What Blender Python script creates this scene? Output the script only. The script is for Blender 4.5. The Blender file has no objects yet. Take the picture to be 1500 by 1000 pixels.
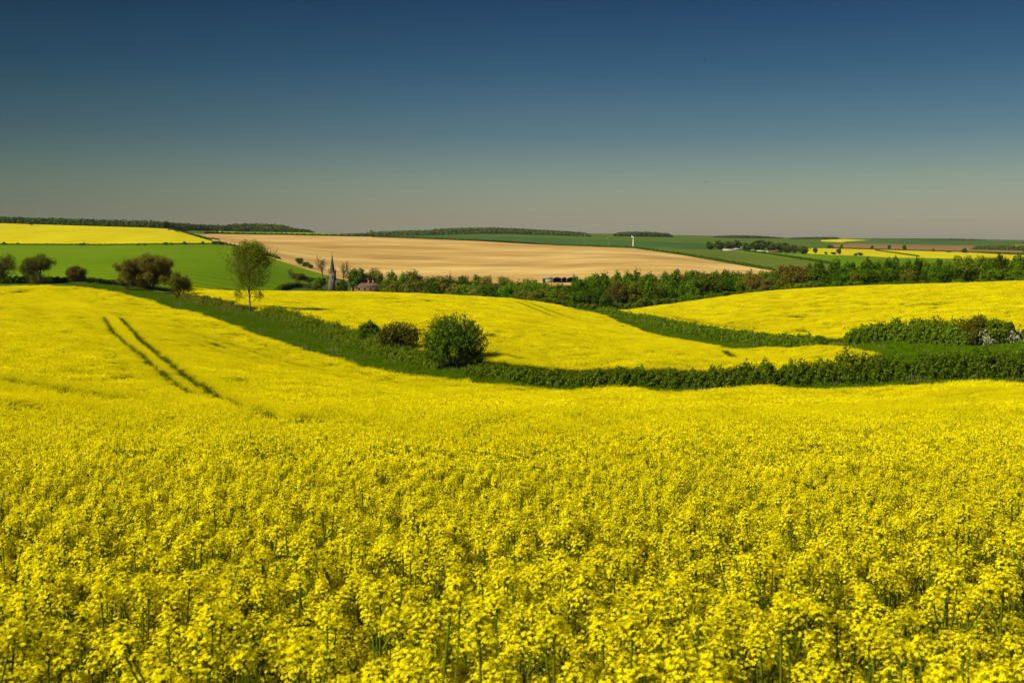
import bpy, math, random
import numpy as np
from mathutils import Vector, Matrix, Quaternion
R = math.radians
C = bpy.context.scene.collection
rng = np.random.default_rng(7); random.seed(7)

# ------------------------------------------------------------------ camera, sky, sun
F, W2, H2 = 1667.0, 750.0, 500.0
PIT = math.atan(152.0 / F)
cam_d = bpy.data.cameras.new("camera"); cam = bpy.data.objects.new("camera", cam_d); C.objects.link(cam)
cam_d.sensor_width = 36; cam_d.lens = 36 * F / 1500; cam_d.clip_start = .1; cam_d.clip_end = 30000
cam.location = (0, 0, 0); cam.rotation_euler = (math.pi / 2 - PIT, 0, 0)
cam_d.dof.use_dof = True; cam_d.dof.focus_distance = 40; cam_d.dof.aperture_fstop = 9
sc = bpy.context.scene; sc.camera = cam
sc.view_settings.view_transform = 'Standard'; sc.view_settings.look = 'None'
sc.view_settings.exposure = 0.60; sc.view_settings.gamma = 1
SUN_EL, SUN_AZ = R(43), R(-119)                # azimuth from +Y towards +X
sd = bpy.data.lights.new("sun", 'SUN'); sd.energy = 4.9; sd.angle = R(.5); sd.color = (1, .93, .78)
sun = bpy.data.objects.new("sun", sd); C.objects.link(sun)
sv = Vector((math.sin(SUN_AZ) * math.cos(SUN_EL), math.cos(SUN_AZ) * math.cos(SUN_EL), math.sin(SUN_EL)))
sun.rotation_euler = sv.to_track_quat('Z', 'Y').to_euler(); sun.location = (0, -20, 60)
world = bpy.data.worlds.new("World"); sc.world = world; world.use_nodes = True
nt = world.node_tree; nt.nodes.clear()
sky = nt.nodes.new('ShaderNodeTexSky'); sky.sky_type = 'NISHITA'; sky.sun_disc = False
sky.sun_elevation = SUN_EL; sky.sun_rotation = SUN_AZ
sky.altitude = 100; sky.air_density = 1.0; sky.dust_density = .6; sky.ozone_density = 1.5
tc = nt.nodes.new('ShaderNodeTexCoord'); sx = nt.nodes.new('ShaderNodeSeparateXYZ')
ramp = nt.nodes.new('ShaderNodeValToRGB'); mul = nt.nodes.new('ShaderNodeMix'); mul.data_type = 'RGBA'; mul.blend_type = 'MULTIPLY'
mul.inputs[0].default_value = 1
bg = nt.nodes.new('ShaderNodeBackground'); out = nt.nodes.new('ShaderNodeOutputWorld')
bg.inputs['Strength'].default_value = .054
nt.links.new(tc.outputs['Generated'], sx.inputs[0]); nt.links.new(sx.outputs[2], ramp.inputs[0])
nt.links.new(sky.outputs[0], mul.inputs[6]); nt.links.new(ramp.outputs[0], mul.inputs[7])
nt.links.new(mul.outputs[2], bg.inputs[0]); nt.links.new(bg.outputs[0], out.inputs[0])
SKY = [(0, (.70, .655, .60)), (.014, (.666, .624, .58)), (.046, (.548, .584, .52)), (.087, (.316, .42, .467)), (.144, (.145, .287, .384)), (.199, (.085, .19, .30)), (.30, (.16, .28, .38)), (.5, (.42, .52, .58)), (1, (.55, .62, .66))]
def set_ramp(r, stops):
    e = r.color_ramp.elements
    while len(e) > 1: e.remove(e[-1])
    e[0].position = stops[0][0]; e[0].color = (*stops[0][1], 1)
    for p, c in stops[1:]:
        k = e.new(p); k.color = (*c, 1)
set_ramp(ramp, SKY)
# a clear sky is deepest at right angles to the sun
dt = nt.nodes.new('ShaderNodeVectorMath'); dt.operation = 'DOT_PRODUCT'; dt.inputs[1].default_value = Vector((sv.x, sv.y, 0)).normalized(); nt.links.new(tc.outputs['Generated'], dt.inputs[0])
pr = nt.nodes.new('ShaderNodeMapRange'); pr.interpolation_type = 'SMOOTHSTEP'; pr.inputs[1].default_value = -.55; pr.inputs[2].default_value = .15; pr.inputs[3].default_value = 0.0; pr.inputs[4].default_value = 1.0; nt.links.new(dt.outputs['Value'], pr.inputs[0])
m2 = nt.nodes.new('ShaderNodeMix'); m2.data_type = 'RGBA'; m2.blend_type = 'MULTIPLY'; m2.inputs[0].default_value = 1; nt.links.new(mul.outputs[2], m2.inputs[6]); pm = nt.nodes.new('ShaderNodeMix'); pm.data_type = 'RGBA'; pm.inputs[6].default_value = (1, 1, 1, 1); pm.inputs[7].default_value = (.44, .53, .50, 1); nt.links.new(pr.outputs[0], pm.inputs[0]); nt.links.new(pm.outputs[2], m2.inputs[7]); nt.links.new(m2.outputs[2], bg.inputs[0])

# ------------------------------------------------------------------ picture measurements -> ground points
cp, sp = math.cos(PIT), math.sin(PIT)
def ray(x, y):
    cx, cy = (x - W2) / F, (H2 - y) / F
    dy = cp + cy * sp; dz = -sp + cy * cp
    return cx / dy, dz / dy                     # sideways and upward metres per metre forward
CROP = 1.15
CTRL = []
def pts(lst, crop=0):
    for x, y, d in lst:
        u, e = ray(x, y); CTRL.append((u, d, e * d - crop))
def zz(lst):
    for x, z, d in lst: CTRL.append((ray(x, 420)[0], d, z))
XS = (-500, 0, 400, 750, 1100, 1500, 2000)
pts([(x, 1000, 2.8) for x in XS] + [(x, 800, 6.2) for x in XS] + [(x, 700, 12.5) for x in XS] + [(x, 641, 20) for x in XS], CROP)
pts([(-500, 590, 34), (0, 598, 34), (400, 602, 34), (750, 607, 34), (1100, 609, 34), (1500, 607, 34), (2000, 600, 34)], CROP)
pts([(-500, 530, 60), (0, 545, 60), (250, 562, 60), (500, 581, 60), (750, 590, 60), (1100, 588, 60), (1500, 580, 60), (2000, 570, 60)], CROP)
pts([(-500, 485, 95), (0, 497, 95), (200, 510, 95), (350, 540, 92), (-500, 446, 150), (0, 454, 150), (150, 462, 150), (250, 478, 150)], CROP)
E1 = [(-500, 419, 230), (0, 419, 235), (110, 419, 235), (180, 430, 215), (250, 451, 190), (365, 486, 152), (440, 509, 135), (520, 533, 118), (600, 548, 108), (700, 560, 100),
      (820, 569, 96), (1000, 569, 94), (1200, 563, 92), (1350, 557, 90), (1500, 554, 88), (2000, 548, 85)]
pts(E1, CROP)
_e1 = np.array(E1, float)
def _foot(x, y):
    ye, de = np.interp(x, _e1[:, 0], _e1[:, 1]), np.interp(x, _e1[:, 0], _e1[:, 2]); zg = ray(x, ye)[1] * de - CROP
    rise = np.interp(x, [0, 120, 200, 300, 380, 460, 600, 900], [.4, .4, .7, 1.3, 1.3, 1.0, .5, .3]); return (x, y, float((zg + rise) / ray(x, y)[1]))
H1F = [_foot(x, y) for x, y in ((-500, 416), (0, 417), (120, 416), (200, 424), (250, 437), (300, 448), (365, 459), (400, 469), (450, 486), (500, 500), (560, 518),
       (610, 530), (665, 540), (750, 553), (850, 562), (1000, 563), (1200, 558), (1350, 552), (1500, 548), (2000, 540))]
def d1(x, o=0.): return float(np.interp(x, [q[0] for q in H1F], [q[2] for q in H1F])) + o
pts(H1F)
pts([(700, 575, 80), (900, 577, 78), (1100, 575, 77), (1400, 567, 76), (500, 558, 86)], CROP)
F2C = [(300, 427, 290), (400, 428, 300), (500, 428, 305), (620, 431, 305), (740, 438, 300), (800, 446, 288)]
F2R = [(860, 457, 266), (900, 471, 234), (940, 486, 207), (980, 495, 190), (1040, 505, 172), (1090, 510, 158), (1160, 511, 140), (1275, 517, 117)]
pts(F2C + F2R, CROP)
pts([(450, 446, 210), (650, 463, 180), (650, 441, 240), (850, 505, 140), (850, 475, 190), (1000, 514, 130), (1000, 507, 150)], CROP)
H2F = [(878, 460, 272), (900, 467, 250), (950, 478, 225), (1000, 490, 203), (1050, 500, 186), (1100, 506, 170), (1160, 510, 152), (1205, 509, 142)]
pts(H2F)
F3C = [(905, 457.5, 285), (950, 452, 300), (1000, 445, 310), (1100, 430, 320), (1200, 422, 320), (1300, 418, 310), (1400, 416, 300), (1500, 413, 290), (2000, 405, 270)]
pts(F3C, CROP)
pts([(1200, 492, 165), (1200, 455, 220), (1000, 457, 255), (1400, 446, 200), (1500, 438, 200), (2000, 430, 190)], CROP)
H3F = [(1240, 508, 140), (1300, 504, 138), (1340, 506, 135), (1400, 509, 130), (1430, 511, 127), (1500, 503, 125), (2000, 490, 120)]
pts(H3F)
zz([(300, -19, 345), (500, -19, 360), (740, -20, 350), (860, -20, 320), (1000, -20.5, 350), (1200, -17.5, 360), (1500, -14, 345), (2000, -11, 330),
    (400, -25, 460), (500, -26, 450), (740, -28, 450), (1000, -25.5, 440), (1200, -23, 440), (1500, -19, 430), (2000, -15, 420)])
zz([(520, -34, 620), (487, -34, 680), (600, -35.5, 680), (800, -37, 680), (1000, -36, 680), (1200, -33, 680), (1500, -30, 680), (2000, -28, 680)])
pts([(-500, 412, 400), (0, 411, 400), (200, 412, 420), (300, 417, 450), (400, 421, 520), (150, 380, 650), (-500, 376, 650), (300, 385, 680), (400, 400, 680), (445, 411, 690)])
G4T = [(-500, 359, 980), (0, 359, 980), (150, 359, 1000), (300, 357.5, 1060)]
T_L = [(322, 357, 1080), (350, 364, 1030), (400, 378, 950), (440, 392, 900), (485, 405, 850)]
pts(G4T + T_L)
pts([(-500, 322, 1500), (0, 328, 1500), (100, 331, 1500), (200, 334, 1480), (250, 336, 1450)])
T_T = [(290, 343, 1500), (440, 345, 1600), (560, 347.5, 1600), (700, 353, 1550), (800, 359, 1480), (930, 364, 1380), (1000, 374, 1250), (1070, 386, 1100), (1135, 398, 950)]
pts(T_T)
pts([(600, 375, 1150), (800, 385, 1050), (500, 372, 1150), (400, 358, 1300), (1000, 392, 950)])
zz([(800, -13, 1750), (930, -15, 1600)])
pts([(600, 346, 2200), (800, 352, 2000), (930, 360, 1750), (1000, 366, 1500), (1100, 372, 1400), (1200, 378, 1250), (1300, 385, 1150), (1500, 390, 1100), (2000, 390, 1100)])
pts([(0, 329, 1900), (300, 338, 1900), (440, 340.5, 1900), (-500, 322, 1900), (540, 345, 2000)])
pts([(700, 340, 3200), (600, 345, 3000), (840, 344, 3200), (1000, 347, 3200), (1150, 352, 3200), (1300, 352, 3600), (1500, 354, 3600)])
pts([(1500, 362, 2200), (1400, 359, 2600), (1250, 358, 2700), (1200, 363, 2100), (1200, 370, 1700), (1300, 377, 1600), (1300, 367, 2100), (1500, 379, 1550), (1500, 372, 1900), (2000, 372, 1900), (2000, 360, 2600)])
pts([(-500, 330, 4500), (0, 331, 4500), (300, 340, 4500), (600, 344.5, 4500), (880, 342.5, 4500), (1000, 344.5, 4500), (1100, 347, 4500), (1200, 349.2, 4500), (1350, 349.2, 5000), (1500, 351.5, 5000), (2000, 352, 5000)])
pts([(x, 354, 9000) for x in XS])
CT = np.array(CTRL)
def feat(u, d): return np.stack([u * 4.0, np.log(d) * 1.15], -1)
PF = feat(CT[:, 0], CT[:, 1]); N = len(PF)
def tps(r2): return np.where(r2 > 1e-12, .5 * r2 * np.log(np.maximum(r2, 1e-12)), 0)
A = np.zeros((N + 3, N + 3)); A[:N, :N] = tps(((PF[:, None] - PF[None]) ** 2).sum(-1)) + np.eye(N) * 2e-4
A[:N, N] = 1; A[:N, N + 1:] = PF; A[N, :N] = 1; A[N + 1:, :N] = PF.T
# the height itself is fitted; far points count in picture units, so scale by distance when smoothing
SOL = np.linalg.solve(A, np.concatenate([CT[:, 2], np.zeros(3)]))
def terr(u, d):
    u = np.clip(np.asarray(u, float), -.8, .8); d = np.clip(np.asarray(d, float), 2.8, 12000)
    u, d = np.broadcast_arrays(u, d); sh = u.shape; P = feat(u.ravel(), d.ravel()); o = np.empty(len(P))
    for i in range(0, len(P), 20000):
        q = P[i:i + 20000]
        o[i:i + 20000] = tps(((q[:, None] - PF[None]) ** 2).sum(-1)) @ SOL[:N] + SOL[N] + q @ SOL[N + 1:]
    return o.reshape(sh)
def ground(x, y):
    x = np.asarray(x, float); y = np.asarray(y, float); d = np.maximum(y, 2.8); return terr(x / d, d)
_D = np.exp(np.linspace(math.log(2.8), math.log(9000), 900))
def hit(x, y, dmin=2.8, h=0):
    """first ground point, h above the soil, on the sight line through a picture point"""
    u, e = ray(x, y); D = _D[_D >= dmin]; g = (terr(np.full(len(D), u), D) + h) / D - e
    k = np.argmax(g >= 0)
    if g[k] < 0: k = int(np.argmax(g)); return u, D[k]
    if k == 0: return u, D[0]
    t = -g[k - 1] / (g[k] - g[k - 1]); return u, D[k - 1] + t * (D[k] - D[k - 1])
def hitp(x, y, dmin=2.8, h=0):
    u, d = hit(x, y, dmin, h); return np.array([u * d, d, float(terr(u, d))])
def onground(x, d, y=430):
    u = ray(x, y)[0]; return np.array([u * d, d, float(terr(u, d))])

# ------------------------------------------------------------------ helpers
def mesh_np(name, v, f, mats, mi=None, smooth=False):
    """v (n,3), f (m,k) with equal k"""
    me = bpy.data.meshes.new(name); v = np.asarray(v, np.float32); f = np.asarray(f, np.int32); k = f.shape[1]
    me.vertices.add(len(v)); me.vertices.foreach_set('co', v.ravel())
    me.loops.add(f.size); me.loops.foreach_set('vertex_index', f.ravel())
    me.polygons.add(len(f)); me.polygons.foreach_set('loop_start', np.arange(len(f), dtype=np.int32) * k)
    for m in (mats if isinstance(mats, (list, tuple)) else [mats]): me.materials.append(m)
    if mi is not None: me.polygons.foreach_set('material_index', np.asarray(mi, np.int32))
    if smooth: me.polygons.foreach_set('use_smooth', np.ones(len(f), bool))
    me.update(calc_edges=True); me.validate(); return me
def link(name, data, parent=None, loc=None):
    o = bpy.data.objects.new(name, data); C.objects.link(o)
    if parent: o.parent = parent
    if loc is not None: o.location = loc
    return o
def tag(o, label=None, cat=None, group=None, kind=None):
    if label: o['label'] = label
    if cat: o['category'] = cat
    if group: o['group'] = group
    if kind: o['kind'] = kind
    return o
def thing(name, label, cat, loc, group=None, rz=0):
    o = link(name, None, None, loc); o.rotation_euler = (0, 0, rz); o.empty_display_size = .5; return tag(o, label, cat, group)
def copy_tree(o, parent=None):
    c = o.copy(); C.objects.link(c)
    if parent: c.parent = parent
    for ch in o.children: copy_tree(ch, c)
    return c
class Geo:
    def __init__(s): s.v = []; s.f = []; s.m = []; s.n = 0
    def add(s, v, f, m=0):
        v = np.asarray(v, float).reshape(-1, 3); f = np.asarray(f, int)
        s.v.append(v); s.f.append(f + s.n); s.m.append(np.full(len(f), m)); s.n += len(v)
    def mesh(s, name, mats, smooth=False):
        return mesh_np(name, np.concatenate(s.v), np.concatenate(s.f), mats, np.concatenate(s.m), smooth)
def rot_frames(n, spin=None):
    """orthonormal (a,b) perpendicular to unit normals n"""
    n = n / np.linalg.norm(n, axis=1, keepdims=True); r = np.where(np.abs(n[:, 2:3]) < .9, [[0, 0, 1.]], [[1., 0, 0]])
    a = np.cross(n, r); a /= np.linalg.norm(a, axis=1, keepdims=True); b = np.cross(n, a)
    if spin is not None:
        c, s_ = np.cos(spin)[:, None], np.sin(spin)[:, None]; a, b = a * c + b * s_, b * c - a * s_
    return a, b
def leaves(g, c, size, m=0, nrm=None, jit=1.0, aspect=.6, R_=None):
    R_ = R_ or rng; n = len(c); v = R_.normal(size=(n, 3))
    if nrm is not None: v = nrm + jit * v * .6
    a, b = rot_frames(v, R_.uniform(0, 6.283, n)); s = (np.asarray(size) * R_.uniform(.7, 1.3, n))[:, None]
    q = np.stack([c - a * s, c - b * s * aspect + a * s * .15, c + a * s, c + b * s * aspect + a * s * .15], 1)
    nn = v / np.linalg.norm(v, axis=1, keepdims=True); q[:, [1, 3]] += (nn * s * .22)[:, None]
    g.add(q.reshape(-1, 3), np.arange(4 * n).reshape(n, 4), m)
def tube(g, p, r, sides=5, m=0):
    p = np.asarray(p, float); r = np.broadcast_to(np.asarray(r, float), (len(p),)); t = np.gradient(p, axis=0)
    t /= np.maximum(np.linalg.norm(t, axis=1, keepdims=True), 1e-9); ref = np.array([1., 0, 0]) if abs(t[0, 0]) < .8 else np.array([0, 1., 0])
    a = np.cross(t, ref); a /= np.linalg.norm(a, axis=1, keepdims=True); b = np.cross(t, a); th = np.arange(sides) * 2 * math.pi / sides
    v = p[:, None] + r[:, None, None] * (np.cos(th)[None, :, None] * a[:, None] + np.sin(th)[None, :, None] * b[:, None])
    f = [(i * sides + j, i * sides + (j + 1) % sides, (i + 1) * sides + (j + 1) % sides, (i + 1) * sides + j) for i in range(len(p) - 1) for j in range(sides)]
    g.add(v.reshape(-1, 3), f, m)
def box(g, x0, x1, y0, y1, z0, z1, m=0):
    v = [(x, y, z) for z in (z0, z1) for y in (y0, y1) for x in (x0, x1)]
    g.add(v, [(0, 2, 3, 1), (4, 5, 7, 6), (0, 1, 5, 4), (2, 6, 7, 3), (0, 4, 6, 2), (1, 3, 7, 5)], m)

# ------------------------------------------------------------------ materials
def nodes(name):
    m = bpy.data.materials.new(name); m.use_nodes = True; t = m.node_tree; t.nodes.clear()
    o = t.nodes.new('ShaderNodeOutputMaterial'); return m, t, o
def noise(t, scale, detail=4, coord=None, stretch=None, rough=.6):
    n = t.nodes.new('ShaderNodeTexNoise'); n.inputs['Scale'].default_value = scale; n.inputs['Detail'].default_value = detail; n.inputs['Roughness'].default_value = rough
    g = t.nodes.new('ShaderNodeNewGeometry') if coord is None else None
    src = g.outputs['Position'] if g else coord
    if stretch:
        mp = t.nodes.new('ShaderNodeMapping'); mp.inputs['Scale'].default_value = stretch[:3]; mp.inputs['Rotation'].default_value = (0, 0, stretch[3]); t.links.new(src, mp.inputs[0]); src = mp.outputs[0]
    t.links.new(src, n.inputs['Vector']); return n.outputs[0]
def rampn(t, fac, stops):
    r = t.nodes.new('ShaderNodeValToRGB'); set_ramp(r, stops); t.links.new(fac, r.inputs[0]); return r.outputs[0]
def mixc(t, fac, a, b, mode='MIX'):
    m = t.nodes.new('ShaderNodeMix'); m.data_type = 'RGBA'; m.blend_type = mode
    for s, val in ((0, fac), (6, a), (7, b)):
        if hasattr(val, 'links'): t.links.new(val, m.inputs[s])
        else: m.inputs[s].default_value = val if s == 0 else (*val, 1)
    return m.outputs[2]
def surface(t, o, col, rough=.9, bump=None, bs=.3, bd=.1, spec=.1):
    b = t.nodes.new('ShaderNodeBsdfPrincipled'); b.inputs['Roughness'].default_value = rough; b.inputs['Specular IOR Level'].default_value = spec
    if hasattr(col, 'links'): t.links.new(col, b.inputs['Base Color'])
    else: b.inputs['Base Color'].default_value = (*col, 1)
    if bump is not None:
        k = t.nodes.new('ShaderNodeBump'); k.inputs['Strength'].default_value = bs; k.inputs['Distance'].default_value = bd
        t.links.new(bump, k.inputs['Height']); t.links.new(k.outputs[0], b.inputs['Normal'])
    t.links.new(b.outputs[0], o.inputs[0]); return b
def leafmat(name, stops, trans=.35, gloss=.06, objvar=0.0):
    """thin leaves or petals: each little face takes its own tint"""
    m, t, o = nodes(name); g = t.nodes.new('ShaderNodeNewGeometry'); fac = g.outputs['Random Per Island']
    col = rampn(t, fac, stops)
    if objvar:
        oi = t.nodes.new('ShaderNodeObjectInfo'); hs = t.nodes.new('ShaderNodeHueSaturation')
        mr = t.nodes.new('ShaderNodeMapRange'); mr.inputs[3].default_value = (.5 - .014 * objvar); mr.inputs[4].default_value = .5 + .03 * objvar; t.links.new(oi.outputs['Random'], mr.inputs[0])
        m2 = t.nodes.new('ShaderNodeMath'); m2.operation = 'MULTIPLY'; m2.inputs[1].default_value = 7.13; t.links.new(oi.outputs['Random'], m2.inputs[0])
        m3 = t.nodes.new('ShaderNodeMath'); m3.operation = 'FRACT'; t.links.new(m2.outputs[0], m3.inputs[0])
        mv = t.nodes.new('ShaderNodeMapRange'); mv.inputs[3].default_value = 1 - .4 * objvar; mv.inputs[4].default_value = 1 + .35 * objvar; t.links.new(m3.outputs[0], mv.inputs[0])
        t.links.new(mr.outputs[0], hs.inputs['Hue']); t.links.new(mv.outputs[0], hs.inputs['Value']); t.links.new(col, hs.inputs['Color']); col = hs.outputs[0]
    d = t.nodes.new('ShaderNodeBsdfDiffuse'); tr = t.nodes.new('ShaderNodeBsdfTranslucent'); mx = t.nodes.new('ShaderNodeMixShader'); mx.inputs[0].default_value = trans
    t.links.new(col, d.inputs[0]); t.links.new(col, tr.inputs[0]); t.links.new(d.outputs[0], mx.inputs[1]); t.links.new(tr.outputs[0], mx.inputs[2]); sh = mx.outputs[0]
    if gloss:
        gl = t.nodes.new('ShaderNodeBsdfGlossy'); gl.inputs['Roughness'].default_value = .45; gl.inputs[0].default_value = (.8, .8, .8, 1); m4 = t.nodes.new('ShaderNodeMixShader'); m4.inputs[0].default_value = gloss
        t.links.new(sh, m4.inputs[1]); t.links.new(gl.outputs[0], m4.inputs[2]); sh = m4.outputs[0]
    t.links.new(sh, o.inputs[0]); return m
def fieldmat(name, c0, c1, scale, stretch=None, fine=None, bs=.3, bd=.3, lines=None):
    m, t, o = nodes(name); a = noise(t, scale, 5, None, stretch); col = rampn(t, a, [(.3, c0), (.7, c1)]); bump = a
    if fine:
        b = noise(t, fine[0], 6); k = rampn(t, b, [(.32, (fine[1],) * 3), (.68, (fine[2],) * 3)]); col = mixc(t, 1.0, col, k, 'MULTIPLY'); bump = b
    if lines:                                     # sprayer wheel tracks at regular spacing, bending with the slope
        w = t.nodes.new('ShaderNodeTexWave'); w.inputs['Scale'].default_value = lines[0]; w.inputs['Distortion'].default_value = lines[2]; w.inputs['Detail'].default_value = 2; w.inputs['Detail Scale'].default_value = .4
        mp = t.nodes.new('ShaderNodeMapping'); mp.inputs['Rotation'].default_value = (0, 0, lines[1]); g = t.nodes.new('ShaderNodeNewGeometry'); t.links.new(g.outputs['Position'], mp.inputs[0]); t.links.new(mp.outputs[0], w.inputs['Vector'])
        k = rampn(t, w.outputs[0], [(0, (lines[3],) * 3), (.05, (.5 + lines[3] * .5,) * 3), (.13, (1,) * 3)]); col = mixc(t, 1.0, col, k, 'MULTIPLY')
    surface(t, o, col, .95, bump, bs, bd, .02); return m
M = {}
M['petal'] = leafmat('petal', [(0, (.83, .70, .0)), (.5, (.91, .79, .003)), (1, (.95, .87, .015))], .42, .0)
M['stem'] = leafmat('rape_stem', [(0, (.10, .14, .004)), (1, (.22, .26, .012))], .45, 0)
M['leaf'] = leafmat('leaf_green', [(0, (.070, .125, .003)), (.6, (.115, .19, .006)), (1, (.19, .27, .012))], .45, .0, 1)
M['leaf_hedge'] = leafmat('leaf_hedge', [(0, (.075, .125, .003)), (.6, (.13, .20, .008)), (1, (.24, .30, .025))], .48, .0, .4)
M['leaf_dark'] = leafmat('leaf_dark', [(0, (.036, .07, .002)), (.7, (.066, .12, .005)), (1, (.13, .195, .010))], .35, .0, .3)
M['leaf_bright'] = leafmat('leaf_bright', [(0, (.05, .12, .01)), (.6, (.09, .19, .012)), (1, (.16, .28, .02))], .35, .0)
M['leaf_olive'] = leafmat('leaf_olive', [(0, (.10, .105, .008)), (.6, (.15, .155, .012)), (1, (.21, .215, .022))], .35, .0, .5)
M['leaf_bronze'] = leafmat('leaf_bronze', [(0, (.12, .095, .015)), (.6, (.165, .13, .02)), (1, (.21, .18, .03))], .3, .0, .5)
M['leaf_copper'] = leafmat('leaf_copper', [(0, (.05, .055, .005)), (.6, (.08, .085, .008)), (1, (.14, .16, .014))], .25, .0)
M['leaf_far'] = leafmat('leaf_far', [(0, (.04, .065, .010)), (.6, (.058, .085, .013)), (1, (.085, .12, .016))], .2, .0)
M['leaf_spring'] = leafmat('leaf_spring', [(0, (.10, .135, .004)), (.6, (.165, .20, .008)), (1, (.25, .28, .02))], .4, 0)
M['blossom'] = leafmat('blossom', [(0, (.46, .46, .27)), (1, (.66, .65, .46))], .3, 0)
M['grass'] = leafmat('grass_blade', [(0, (.105, .215, .002)), (.7, (.155, .265, .004)), (1, (.27, .33, .02))], .5, .0)
M['grass_dry'] = leafmat('grass_dry', [(0, (.25, .23, .08)), (1, (.45, .38, .18))], .3, .02)
def barkmat(name, c0, c1):
    m, t, o = nodes(name); a = noise(t, 6, 5, None, (1, 1, .25, 0)); surface(t, o, rampn(t, a, [(.3, c0), (.7, c1)]), .9, a, .5, .03); return m
M['bark'] = barkmat('bark', (.05, .042, .028), (.12, .10, .07))
M['bark_pale'] = barkmat('bark_pale', (.10, .085, .05), (.24, .20, .13))
M['twig'] = barkmat('twig', (.07, .05, .025), (.13, .09, .05))

# ------------------------------------------------------------------ landscape sheets
def grid_mesh(name, P, mat):
    r, c, _ = P.shape; i = np.arange(r * c).reshape(r, c)
    f = np.stack([i[:-1, :-1], i[:-1, 1:], i[1:, 1:], i[1:, :-1]], -1).reshape(-1, 4); return mesh_np(name, P.reshape(-1, 3), f, mat, smooth=True)
def terrain_sheet():
    ds = np.concatenate([[-60, -20, -8, -2, 0, 1.4], np.exp(np.linspace(math.log(2.8), math.log(9500), 330))]); s = np.linspace(-1, 1, 281)
    X = s[None] * (.78 * np.abs(ds)[:, None] + 14); Y = np.repeat(ds[:, None], len(s), 1); P = np.stack([X, Y, ground(X, Y)], -1)
    m, t, o = nodes('rough_ground'); a = noise(t, .02, 6); b = noise(t, .8, 6); c = noise(t, .0035, 3)
    col = rampn(t, a, [(.3, (.045, .085, .008)), (.7, (.085, .125, .014))]); col = mixc(t, 1., col, rampn(t, b, [(.3, (.7,) * 3), (.7, (1.25,) * 3)]), 'MULTIPLY')
    surface(t, o, col, .95, b, .6, .2, .02); return tag(link('ground', grid_mesh('ground', P, m)), kind='structure')
terrain_sheet()
def curve_d(lst, us):
    """(u,d) list -> distance over us"""
    a = np.array(sorted(lst)); return np.interp(us, a[:, 0], a[:, 1])
def sheet(name, ul, ur, near, far, h, mat, rows=40, cols=90, skirt=1.0, kind='structure'):
    us = np.linspace(ul, ur, cols); dn = curve_d(near, us); df = np.maximum(curve_d(far, us), dn * 1.0005); t = np.linspace(0, 1, rows)[:, None]
    D = dn[None] * (df / dn)[None] ** t; U = np.repeat(us[None], rows, 0); Z = terr(U, D) + h; P = np.stack([U * D, D, Z], -1)
    P = np.concatenate([P[:1], P, P[-1:]], 0); P = np.concatenate([P[:, :1], P, P[:, -1:]], 1)
    for s in (np.s_[0], np.s_[-1], np.s_[:, 0], np.s_[:, -1]): P[s + (2,) if isinstance(s, tuple) else (s, slice(None), 2)] -= 0
    P[0, :, 2] -= h + skirt; P[-1, :, 2] -= h + skirt; P[1:-1, 0, 2] -= h + skirt; P[1:-1, -1, 2] -= h + skirt
    return tag(link(name, grid_mesh(name, P, mat)), kind=kind)
def pxfield(name, top, bot, h, mat, dmin, rows=40, cols=90):
    N_ = [hit(x, y, dmin) for x, y in dens(bot)]; F_ = [hit(x, y, dmin) for x, y in dens(top)]
    return sheet(name, min(p[0] for p in N_ + F_), max(p[0] for p in N_ + F_), N_, F_, h, mat, rows, cols)
def dens(l, n=8):
    o = []
    for (x0, y0), (x1, y1) in zip(l[:-1], l[1:]): o += [(x0 + (x1 - x0) * k / n, y0 + (y1 - y0) * k / n) for k in range(n)]
    return o + [l[-1]]
M['soil'] = fieldmat('soil', (.045, .055, .012), (.08, .085, .02), .5, None, (3, .7, 1.2), .5, .1)
M['wheat'] = fieldmat('wheat', (.08, .15, .0008), (.12, .195, .0015), .010, (1, .3, 1, .5), (.6, .85, 1.1), .3, .15, (.011, 1.2, 5, .66))
M['wheat2'] = fieldmat('wheat_dull', (.075, .105, .012), (.10, .135, .016), .012, (1, .3, 1, .2), (.5, .85, 1.1), .3, .3, (.012, .6, 4, .75))
M['wheat_bright'] = fieldmat('wheat_bright', (.13, .22, .015), (.17, .26, .02), .01, (1, .3, 1, 0), (.3, .9, 1.1))
M['wheat_dark'] = fieldmat('wheat_far', (.035, .075, .018), (.055, .105, .024), .006, (1, .3, 1, .3), (.2, .85, 1.1))
M['yellow_far'] = fieldmat('rape_far', (.42, .36, .003), (.51, .44, .005), .02, (1, .25, 1, .4), (1.2, .8, 1.1), .5, .5, (.009, .75, 3, .74))
M['brown'] = fieldmat('plough_brown', (.16, .085, .035), (.23, .14, .06), .01, (.3, 2, 1, .2), (.4, .85, 1.1))
def tanmat():
    m, t, o = nodes('plough_tan'); a = noise(t, .0045, 6, None, (1, 2.6, 1, .55), .6); b = noise(t, .018, 6, None, (1, 5, 1, .5)); c = noise(t, .5, 6); d = noise(t, .05, 4, None, (.6, 8, 1, .42))
    col = rampn(t, a, [(.36, (.33, .205, .06)), (.5, (.44, .285, .088)), (.62, (.53, .365, .13))]); col = mixc(t, 1., col, rampn(t, b, [(.38, (.78, .76, .72)), (.58, (1.05,) * 3)]), 'MULTIPLY'); col = mixc(t, 1., col, rampn(t, d, [(.35, (.88, .87, .86)), (.6, (1.03,) * 3)]), 'MULTIPLY')
    surface(t, o, col, .95, c, .4, .15, .02); return m
M['tan'] = tanmat()
def ud(lst): return [(ray(x, y)[0], d) for x, y, d in lst]
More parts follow.
